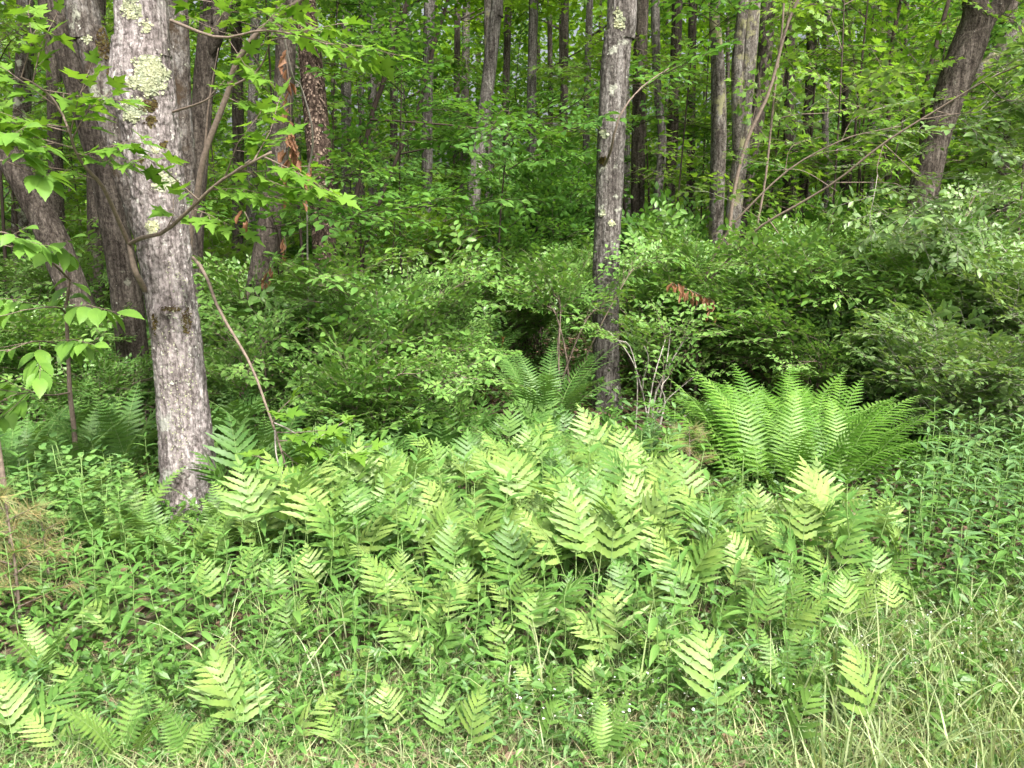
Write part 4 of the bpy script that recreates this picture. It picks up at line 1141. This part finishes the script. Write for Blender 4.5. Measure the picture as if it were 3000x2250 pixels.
LOW = [(180, 2235, .8, 5), (480, 2245, .8, 4), (1000, 2240, .8, 5), (1700, 2235, .8, 4), (2350, 2230, .9, 4), (2760, 2230, .8, 4), (2880, 2120, .8, 4), (1480, 1980, .9, 5), (1100, 1900, 1, 5), (620, 2060, .9, 5), (2300, 2130, .9, 4), (1900, 2090, .8, 4), (840, 2230, .9, 4), (2130, 1960, 1, 5), (330, 1900, 1, 5), (1700, 1930, 1, 5), (700, 2195, 1.15, 7), (2090, 2170, 1.3, 4), (2550, 2200, 1.3, 4), (1800, 2000, 1.2, 6), (1265, 1990, 1.15, 7), (1960, 1990, .9, 5), (470, 1960, 1.0, 5), (1345, 1860, 1.15, 5), (2440, 1880, 1.1, 5), (1380, 2230, 1.0, 4), (1290, 2220, .9, 4), (1600, 2080, .8, 5), (2200, 1850, 1.0, 5), (60, 2230, 1.2, 5), (1130, 2180, .8, 4), (2350, 1960, .9, 4), (1580, 2230, .8, 4), (950, 2100, .7, 4), (250, 2080, .8, 4), (1040, 2000, .7, 4), (820, 1990, .8, 4), (2700, 1820, 1, 4), (1760, 2100, .7, 4)]
for (a, b, s, n) in LOW:
    fern('low', ground(a, b), max(1, n - 3), s * .84, 'low yellow-green lobed fern spread flat in the short grass', 'sensitive_fern', 'low ferns in the grass', tilt=.3, yaw=R.uniform(-.5, .5), spread=1.3)
for (a, b, s, n) in [(130, 2030, 1.1, 6), (370, 2250, 1.0, 6), (1775, 2250, .8, 7), (560, 2260, .8, 5), (2290, 2080, .9, 5), (2430, 2080, .8, 5), (40, 2180, .8, 5), (1980, 1930, .8, 5), (2050, 1720, .9, 5)]:
    fern('lacy', ground(a, b), n - 1, s * .54, 'lacy feather-leaved pale fern rising from the grass', 'lady_fern', 'lacy ferns in the grass', yaw=0, spread=2.2)
for g in scatter([(230, 1540), (460, 1590), (720, 1590), (800, 1650), (700, 1740), (450, 1700), (250, 1650)], 17, .16):
    fern('lacy', g, R.randint(5, 7), R.uniform(.55, .85), 'lacy green fern clustered round the foot of the thick maple', 'lady_fern', 'lacy ferns at the maple foot')
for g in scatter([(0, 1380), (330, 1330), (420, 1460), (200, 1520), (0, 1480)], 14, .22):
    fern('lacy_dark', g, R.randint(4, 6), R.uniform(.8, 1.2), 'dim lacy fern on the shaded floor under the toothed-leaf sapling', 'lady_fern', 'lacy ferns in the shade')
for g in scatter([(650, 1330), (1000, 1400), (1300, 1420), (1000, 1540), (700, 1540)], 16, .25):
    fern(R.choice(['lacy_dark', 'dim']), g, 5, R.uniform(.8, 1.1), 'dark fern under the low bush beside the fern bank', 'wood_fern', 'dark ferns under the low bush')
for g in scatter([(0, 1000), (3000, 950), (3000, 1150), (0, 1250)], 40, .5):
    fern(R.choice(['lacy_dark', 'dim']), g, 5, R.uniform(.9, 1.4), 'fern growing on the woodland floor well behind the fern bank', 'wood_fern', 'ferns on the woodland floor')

# ------------------------------------------------------------------ leafy herbs
def stem_mesh(h, seed):
    rr = random.Random(seed)
    mb = MB(); p = Vector((0, 0, -.02)); pts = [p.copy()]
    for i in range(5):
        p = p + Vector((rr.uniform(-.012, .012), rr.uniform(-.012, .012), (h + .02) / 5)); pts.append(p.copy())
    mb.tube(pts, [.0028, .0026, .0023, .002, .0016, .001], 5)
    return mb.mesh('stem', ['stem_green']), pts
STEMS = [stem_mesh(.42, i) for i in range(4)]
def herb(loc, s, kind, label, group):
    me, pts = R.choice(STEMS)
    root = thing('leafy_herb', loc, label, 'herb', group, R.uniform(0, TAU), s)
    ATTR[root.name] = (0, s)
    root.rotation_euler = (R.uniform(-.12, .12), R.uniform(-.12, .12), R.uniform(0, TAU))
    put('stem', me, root)
    a = 0
    nl = R.randint(6, 8)
    for k in range(nl):
        t = .22 + .77 * k / (nl - 1)
        f = min(t, .999) * 5; i = int(f)
        q = pts[i].lerp(pts[i + 1], f - i)
        a += 1.57
        el = -.15 + 1.0 * t ** 2
        for sg in (0, math.pi) if k < nl - 1 else (0, 2.1, 4.2):
            d = Vector((math.cos(a + sg), math.sin(a + sg), el + R.uniform(-.12, .12)))
            put('leaf', R.choice(LF[kind]), root, frame(q, d, R.uniform(-.25, .25), R.uniform(.75, 1.1) * (1.05 - .5 * abs(t - .6)) * (1 if t < .9 else .75)))
H1 = [(60, 1700), (700, 1740), (1200, 1880), (1700, 1930), (2400, 1900), (2500, 1980), (1700, 2060), (900, 2020), (300, 1980), (60, 1900)]
for g in scatter(H1, 78, .12):
    herb(g, R.uniform(.7, 1.1), 'lance', 'upright herb with paired lance leaves growing at the front of the fern bank', 'herbs before the fern bank')
for g in scatter(BANK, 44, .18):
    herb(g, R.uniform(1.0, 1.4), 'lance', 'tall herb with paired lance leaves poking up among the bank ferns', 'herbs among the ferns')
for g in scatter([(2640, 1540), (2760, 1420), (3050, 1380), (3500, 1400), (3700, 1800), (3050, 1850), (2750, 1850), (2550, 1680)], 110, .12):
    herb(g, R.uniform(.8, 1.35), R.choice(['lance_blue', 'lance', 'lance_blue']), 'herb with narrow grey-green leaves massed below the grey-green bushes', 'herbs below the thicket bushes')
for g in scatter([(1880, 1380), (1990, 1400), (1990, 1560), (1900, 1560)], 8, .12):
    herb(g, R.uniform(.9, 1.3), 'lance_blue', 'blue-green narrow-leaved herb beside the big bright fern clump', 'herbs beside the big fern')
for g in scatter([(0, 2000), (700, 2050), (1500, 2080), (2200, 2000), (2500, 2000), (2500, 2250), (0, 2250)], 105, .09):
    herb(g, R.uniform(.28, .62), R.choice(['lance', 'lance', 'lance_blue']), 'short young herb with small lance leaves down in the grass', 'short herbs in the grass')
for g in scatter([(0, 1480), (450, 1480), (420, 1760), (0, 1760)], 18, .15):
    herb(g, R.uniform(.8, 1.2), R.choice(['lance', 'lance_blue']), 'leafy herb on the shaded ground near the rusty pine seedlings', 'herbs by the pine seedlings')
# round-leaflet meadow rue
def rue_mesh(seed):
    rr = random.Random(seed); mb = MB()
    for b in range(9):
        a = rr.uniform(0, TAU); z = rr.uniform(.12, .34); L = rr.uniform(.08, .2)
        q = Vector((0, 0, z)); e = q + Vector((math.cos(a) * L, math.sin(a) * L, rr.uniform(.02, .1)))
        mb.tube([q, q.lerp(e, .5) + Vector((0, 0, .02)), e], [.0012, .001, .0006], 3, 0, False)
        for k in range(9):
            c = q.lerp(e, rr.uniform(.45, 1)) + Vector((rr.uniform(-.045, .045), rr.uniform(-.045, .045), rr.uniform(-.015, .02)))
            s = rr.uniform(.010, .017); t1, t2 = rr.uniform(-.4, .4), rr.uniform(-.4, .4)
            ring = [c + Vector((math.cos(u) * s, math.sin(u) * s, s * (t1 * math.cos(u) + t2 * math.sin(u)))) * (1 if j % 2 else .84) + (c * 0) - (c * 0 if j % 2 else (c * 0)) for j, u in enumerate([TAU * jj / 8 for jj in range(8)])]
            ring = [c + Vector((math.cos(u) * s * f, math.sin(u) * s * f, s * (t1 * math.cos(u) + t2 * math.sin(u)))) for u, f in [(TAU * jj / 8, 1 if jj % 2 else .8) for jj in range(8)]]
            mb.poly(ring, [tuple(range(8))], 1)
    return mb.mesh('leaflets', ['stem_green', 'rue'])
RUE = [rue_mesh(i) for i in range(3)]
for g in scatter([(30, 1560), (330, 1560), (400, 1680), (60, 1680)], 12, .12) + scatter([(880, 1650), (1050, 1650), (1050, 1730), (880, 1730)], 6, .1) + scatter([(900, 1500), (1060, 1500), (1060, 1580), (880, 1580)], 6, .1):
    root = thing('meadow_rue', g, 'bushy herb with tiny round blue-green leaflets between the ferns', 'herb', 'round-leaflet herbs', R.uniform(0, TAU), R.uniform(.9, 1.35))
    ATTR[root.name] = (0, root.matrix_basis.to_scale()[0])
    put('stem', R.choice(STEMS)[0], root); put('leaflets', R.choice(RUE), root)['kind'] = 'stuff'

# young pines
def pine(loc, s, label):
    root = thing('pine_seedling', loc, label, 'pine')
    mb = MB(); mb.tube([Vector((0, 0, -.02)), Vector((.01, 0, .2)), Vector((0, .01, .42))], [.006, .004, .002], 6)
    root.scale = (s, s, s)
    put('stem', mb.mesh('stem', ['twig']), root)
    for k in range(11):
        z = .06 + .35 * k / 10; a = k * 2.4; L = .2 * (1.1 - k / 13)
        q = Vector((0, 0, z)); d = Vector((math.cos(a), math.sin(a), .45)).normalized()
        m2 = MB(); m2.tube([Vector((0, 0, 0)), d * L], [.003, .0015], 4, 0)
        for j in range(110):
            t = R.uniform(.15, 1); nd = (d * R.uniform(.2, .9) + rv(1).normalized()).normalized() * R.uniform(.05, .085)
            c = d * L * t; x = nd.orthogonal().normalized() * .0009
            m2.poly([c - x, c + x, c + nd], [(0, 1, 2)], 1)
        put('needle_branch', m2.mesh('needle_branch', ['twig', 'pine']), root, Matrix.Translation(q))
pine(ground(60, 1830), 1.3, 'yellowing young pine with browning needles beside the large lacy fern')
pine(ground(150, 1780), 1.0, 'smaller rusty-needled pine seedling behind the yellowing young pine')
pine(ground(-20, 1720), 1.2, 'brown-tinged pine seedling farther back in the herbs')
pine(ground(2010, 1480), 1.1, 'olive-green pine seedling beside the big bright fern')
pine(ground(1990, 1640), .9, 'short pine seedling in the fern bank')

# ------------------------------------------------------------------ grass, litter, flowers, cover (nobody could count these)
rng = np.random.default_rng(3)
HZ = {}
def hz(x, y):
    k = (round(x * 8), round(y * 8))
    if k not in HZ:
        HZ[k] = height(k[0] / 8, k[1] / 8)
    return HZ[k]
def grounds(poly, n):
    xs = np.array([p[0] for p in poly]); ys = np.array([p[1] for p in poly])
    out = []
    gx = [ground(x, y) for x, y in poly]
    P = [(g.x, g.y) for g in gx]
    x0, x1 = min(p[0] for p in P), max(p[0] for p in P); y0, y1 = min(p[1] for p in P), max(p[1] for p in P)
    while len(out) < n:
        x, y = R.uniform(x0, x1), R.uniform(y0, y1)
        if inside(P, x, y):
            out.append((x, y, hz(x, y)))
    return np.array(out)
def blades(P, h0, h1, w, lean):
    n = len(P)
    a = rng.uniform(0, TAU, n); h = rng.uniform(h0, h1, n) * rng.uniform(.5, 1, n)
    l = rng.uniform(.1, lean, n) * h
    dx, dy = np.cos(a), np.sin(a)
    w = w * rng.uniform(.45, 1.7, n)
    b = rng.uniform(0, TAU, n); wx, wy = np.cos(b) * w, np.sin(b) * w
    V = np.zeros((n, 7, 3))
    for j, (t, ww) in enumerate([(0, 1), (.4, .9), (.75, .6)]):
        c = np.stack([P[:, 0] + dx * l * t ** 2, P[:, 1] + dy * l * t ** 2, P[:, 2] - .005 + h * (t - .25 * t ** 3 * np.minimum(1, l / h))], 1)
        V[:, 2 * j] = c - np.stack([wx, wy, 0 * wx], 1) * ww
        V[:, 2 * j + 1] = c + np.stack([wx, wy, 0 * wx], 1) * ww
    V[:, 6] = np.stack([P[:, 0] + dx * l, P[:, 1] + dy * l, P[:, 2] + h * (1 - .25 * np.minimum(1, l / h))], 1)
    base = np.arange(n)[:, None] * 7
    F1 = (base + np.array([0, 1, 3, 2])).tolist(); F2 = (base + np.array([2, 3, 5, 4])).tolist(); F3 = (base + np.array([4, 5, 6])).tolist()
    return V.reshape(-1, 3).tolist(), F1 + F2 + F3
def fast_mesh(name, v, f, mat):
    me = bpy.data.meshes.new(name); me.from_pydata(v, [], f); me.materials.append(M[mat]); me.update()
    return me
VERGE = [(-2200, 1900), (-400, 1950), (500, 1950), (1400, 1930), (2200, 1900), (2500, 1750), (3300, 1650), (5200, 1560), (5600, 2600), (-2600, 2600)]
v, f = blades(grounds(VERGE, 100000), .03, .15, .0019, 1.3)
stuff('grass', fast_mesh('grass', v, f, 'grass'), 'fine short green grass over the verge in front of the ferns', 'grass')
v, f = blades(grounds([(2350, 1900), (3300, 1750), (5000, 1700), (5200, 2450), (2250, 2400), (2500, 2100)], 11000), .10, .32, .0026, 1.0)
stuff('tall_grass', fast_mesh('tall_grass', v, f, 'grass'), 'longer pale grass tufts at the sunny end of the verge', 'grass')
v, f = blades(grounds([(600, 1800), (2600, 1750), (2600, 2150), (600, 2150)], 900), .2, .42, .002, .9)
stuff('tall_grass', fast_mesh('tall_grass', v, f, 'grass'), 'scattered long grass blades rising among the herbs', 'grass')
v, f = blades(grounds(VERGE, 24000), .02, .15, .0013, 2.5)
stuff('dry_grass', fast_mesh('dry_grass', v, f, 'straw'), 'straw-coloured dead grass between the green blades', 'grass')
def scatter_leaves(P, L0, L1, asp, tilt, zlo, zhi):
    n = len(P)
    a = rng.uniform(0, TAU, n); L = rng.uniform(L0, L1, n); Wd = L * asp
    d = np.stack([np.cos(a), np.sin(a), rng.uniform(-tilt, tilt, n)], 1)
    x = np.stack([-np.sin(a), np.cos(a), rng.uniform(-tilt, tilt, n)], 1)
    c = P.copy(); c[:, 2] += rng.uniform(zlo, zhi, n)
    V = np.zeros((n, 6, 3))
    up = np.array([0, 0, 1.0])
    V[:, 0] = c - d * L[:, None] * .5
    V[:, 1] = c - d * L[:, None] * .1 + x * Wd[:, None] * .5 + up * Wd[:, None] * .15
    V[:, 2] = c + d * L[:, None] * .25 + x * Wd[:, None] * .38 + up * Wd[:, None] * .12
    V[:, 3] = c + d * L[:, None] * .5 - up * L[:, None] * .1
    V[:, 4] = c + d * L[:, None] * .25 - x * Wd[:, None] * .38 + up * Wd[:, None] * .12
    V[:, 5] = c - d * L[:, None] * .1 - x * Wd[:, None] * .5 + up * Wd[:, None] * .15
    base = np.arange(n)[:, None] * 6
    F1 = (base + np.array([0, 1, 2, 3])).tolist(); F2 = (base + np.array([0, 3, 4, 5])).tolist()
    return V.reshape(-1, 3).tolist(), F1 + F2
v, f = scatter_leaves(grounds([(-300, 1000), (3900, 1000), (5600, 2500), (-2600, 2500)], 26000), .04, .09, .55, .5, .005, .03)
stuff('leaf_litter', fast_mesh('leaf_litter', v, f, 'litter'), 'brown dead leaves littering the woodland floor', 'leaf litter')
v, f = scatter_leaves(grounds([(-1500, 1300), (4500, 1300), (5200, 2150), (-2200, 2150)], 66000), .02, .055, .5, .7, .02, .16)
stuff('ground_cover', fast_mesh('ground_cover', v, f, 'cover'), 'low small-leaved ground cover beneath the ferns and herbs', 'ground cover')
v, f = scatter_leaves(grounds([(-900, 880), (3900, 880), (4400, 1400), (-1400, 1400)], 66000), .03, .08, .5, .7, .02, .38)
stuff('ground_cover', fast_mesh('ground_cover', v, f, 'cover'), 'leafy seedlings covering the shaded woodland floor between the bushes', 'ground cover')
v, f = scatter_leaves(grounds(VERGE, 42000), .012, .036, .6, .6, .01, .07)
stuff('clover', fast_mesh('clover', v, f, 'herb'), 'tiny round weeds mixed into the short grass', 'ground cover')
v, f = scatter_leaves(grounds([(1500, 2050), (2300, 1900), (2900, 1850), (3100, 2100), (1500, 2250)], 260), .006, .012, .9, .5, .07, .13)
stuff('white_flowers', fast_mesh('white_flowers', v, f, 'white'), 'tiny white flowers dotted through the grass', 'flowers')

# fallen sticks on the floor
def stick(px0, py0, px1, py1, r, label, mat='twig'):
    a, b = ground(px0, py0), ground(px1, py1)
    root_m = MB(); m = a.lerp(b, .5) + Vector((0, 0, .05))
    root_m.tube([Vector((0, 0, .01)), m - a, b - a + Vector((0, 0, .04))], [r, r * .8, r * .4], 6)
    o = put('fallen_branch', root_m.mesh('fallen_branch', [mat]), None, Matrix.Translation(a))
    o['label'] = label; o['category'] = 'branch'
stick(640, 1420, 760, 1370, .015, 'dark fallen branch in the shade behind the thick maple foot')
stick(1100, 1300, 1190, 1215, .018, 'bare branch slanting under the lower small-leaved bush')
stick(1900, 1250, 2010, 1130, .010, 'whitish dead branch at the foot of the furrowed trunk', 'twig_grey')
stick(1960, 1250, 2090, 1200, .008, 'thin dead twig beside the big bright fern', 'twig_grey')

# ------------------------------------------------------------------ the far wood, one mass
def far_wood():
    n = 190000
    y = rng.uniform(22, 46, n); x = rng.uniform(-1, 1, n) * (y * .85 + 6); z = rng.uniform(0, 1, n) ** 1.15 * 15
    g = np.array([0.045 * (yy - 9) for yy in y])
    # clump: keep where a slow noise is high
    keep = np.array([noise.noise(Vector((a * .35, b * .35, c * .55))) > -.28 + .035 * max(0, c - 7) for a, b, c in zip(x, y, z)])
    P = np.stack([x, y, z + g], 1)[keep]
    return scatter_leaves(P, .16, .34, .7, .8, 0, .1)
v, f = far_wood()
stuff('distant_woodland', fast_mesh('distant_woodland', v, f, 'far'), 'bright green foliage of the far wood closing the view behind all trunks', 'woodland')

# ------------------------------------------------------------------ labels: what sets each repeat apart
NUM = {1: 'one', 2: 'two', 3: 'three', 4: 'four', 5: 'five', 6: 'six', 7: 'seven'}
def upx(p):
    return 1500 + F * p.x / (p.y * CP + (CAM_H - p.z) * SP)
def pick(v, cuts):
    for c, name in cuts:
        if v < c:
            return name
    return cuts[-1][1]
DEEP = [(250, 'the steeply leaning brown trunk'), (620, 'the thick lichen-patched maple'), (1000, 'the shaggy flaky trunk'), (1350, 'the glossy small-leaved bush'), (1700, 'the dark fern clump'), (2000, 'the furrowed trunk'), (2300, 'the lichened leaning trunk'), (2600, 'the mounded bush'), (9999, 'the stout forked tree')]
NEARB = [(1050, 'the drooping maple branch'), (1350, 'the lower small-leaved bush'), (1750, 'the dark fern clump'), (2050, 'the furrowed trunk'), (9999, 'the big bright fern')]
FRONT = [(500, 'the rusty pine seedlings'), (900, 'the thick maple'), (1350, 'the lower small-leaved bush'), (1750, 'the dark fern clump'), (2100, 'the furrowed trunk'), (2600, 'the big bright fern'), (9999, 'the grey-green bushes')]
def far_word(y):
    return 'just beyond' if y < 13 else ('well beyond' if y < 20 else 'far beyond')
for o in list(col.objects):
    if o.parent or o.name not in ATTR or 'group' not in o:
        continue
    A, g, p = ATTR[o.name], o['group'], o.location
    u = upx(p)
    if g == 'trees standing deeper in the wood':
        look = {'bark_mid': 'grey', 'bark_brown': 'dark brown', 'bark_yel': 'lichen-mottled', 'bark_moss': 'mossy'}[A[2]]
        o['label'] = '%s %s trunk %s, %s %s' % (pick(A[1], [(.075, 'thin'), (.115, 'slim'), (9, 'stouter')]), look, pick(A[0], [(-.08, 'leaning left'), (.08, 'standing upright'), (9, 'leaning right')]), far_word(p.y), pick(u, DEEP))
    elif g == 'understorey saplings in the wood':
        o['label'] = '%s sapling with layered %s leaves %s %s' % (pick(A[1], [(3.6, 'short'), (4.9, 'middling'), (99, 'tall')]), {'maple': 'lobed', 'ovate': 'oval'}[A[0]], far_word(p.y), pick(u, DEEP))
    elif g == 'ferns of the sunlit bank':
        row = pick(p.y, [(3.25, 'at the front of the bank'), (3.75, 'in the middle of the bank'), (99, 'at the back of the bank')])
        o['label'] = '%s pale %s-frond lobed fern %s before %s' % (pick(A[1], [(.7, 'small'), (.82, 'medium'), (9, 'large')]), NUM[A[0]], row, pick(u, NEARB))
    elif g in ('herbs before the fern bank', 'herbs among the ferns', 'short herbs in the grass'):
        w_ = {'herbs before the fern bank': 'paired-leaf herb at the foot of the bank in front of', 'herbs among the ferns': 'paired-leaf herb poking up among bank ferns before', 'short herbs in the grass': 'seedling herb down in the grass in front of'}[g]
        lo, hi = {'herbs before the fern bank': (.83, .97), 'herbs among the ferns': (1.13, 1.27), 'short herbs in the grass': (.45, .55)}[g]
        o['label'] = '%s %s %s' % (pick(A[1], [(lo, 'short'), (hi, 'mid-height'), (9, 'tall')]), w_, pick(u, FRONT))
    elif g == 'round-leaflet herbs':
        o['label'] = '%s bushy herb with tiny round blue-green leaflets %s' % (pick(A[1], [(1.05, 'short'), (1.2, 'mid-height'), (9, 'tall')]), 'behind the rusty pine seedlings' if u < 600 else ('in front of the drooping branch tip' if p.y < 3.7 else 'beneath the drooping branch tip'))
    elif g == 'herbs by the pine seedlings':
        o['label'] = '%s leafy herb on the shaded ground %s' % (pick(A[1], [(.93, 'short'), (1.07, 'mid-height'), (9, 'tall')]), pick(p.y, [(3.6, 'beside the rusty pine seedlings'), (99, 'behind the rusty pine seedlings')]))
    elif g == 'herbs below the thicket bushes':
        o['label'] = '%s narrow-leaved herb %s' % (pick(A[1], [(1.0, 'short'), (1.17, 'mid-height'), (9, 'tall')]), pick(p.y, [(3.3, 'at the grass edge below the grey-green bushes'), (4.2, 'massed below the grey-green bushes'), (99, 'close under the grey-green bushes')]))
    elif g == 'low ferns in the grass':
        o['label'] = '%s low yellow-green lobed %s-frond fern %s before %s' % (pick(A[1], [(.85, 'small'), (1.05, 'medium'), (9, 'large')]), NUM[A[0]], pick(p.y, [(2.35, 'in bare short grass'), (99, 'among weedy grass')]), pick(u, FRONT))
    elif g == 'understorey bushes in the wood':
        o['label'] = 'loose understorey bush with %s leaves %s %s' % ({'ovate': 'broad oval', 'shrub': 'small', 'maple': 'lobed'}[A[0]], far_word(p.y), pick(u, DEEP))
    elif g == 'ferns on the woodland floor':
        o['label'] = '%s fern on the woodland floor %s %s' % (pick(A[1], [(1.1, 'small'), (9, 'large')]), far_word(p.y), pick(u, DEEP))
    elif g == 'small ferns below the bank':
        o['label'] = 'small pale %s-frond lobed fern below the bank before %s' % (NUM[A[0]], pick(u, FRONT))
    elif g.startswith('lacy ferns') or g.startswith('dark ferns') or g.startswith('shaded ferns'):
        o['label'] = '%s %s-frond %s' % (pick(A[1], [(.62, 'small'), (.95, 'middle-sized'), (9, 'large')]), NUM[A[0]], o['label'])
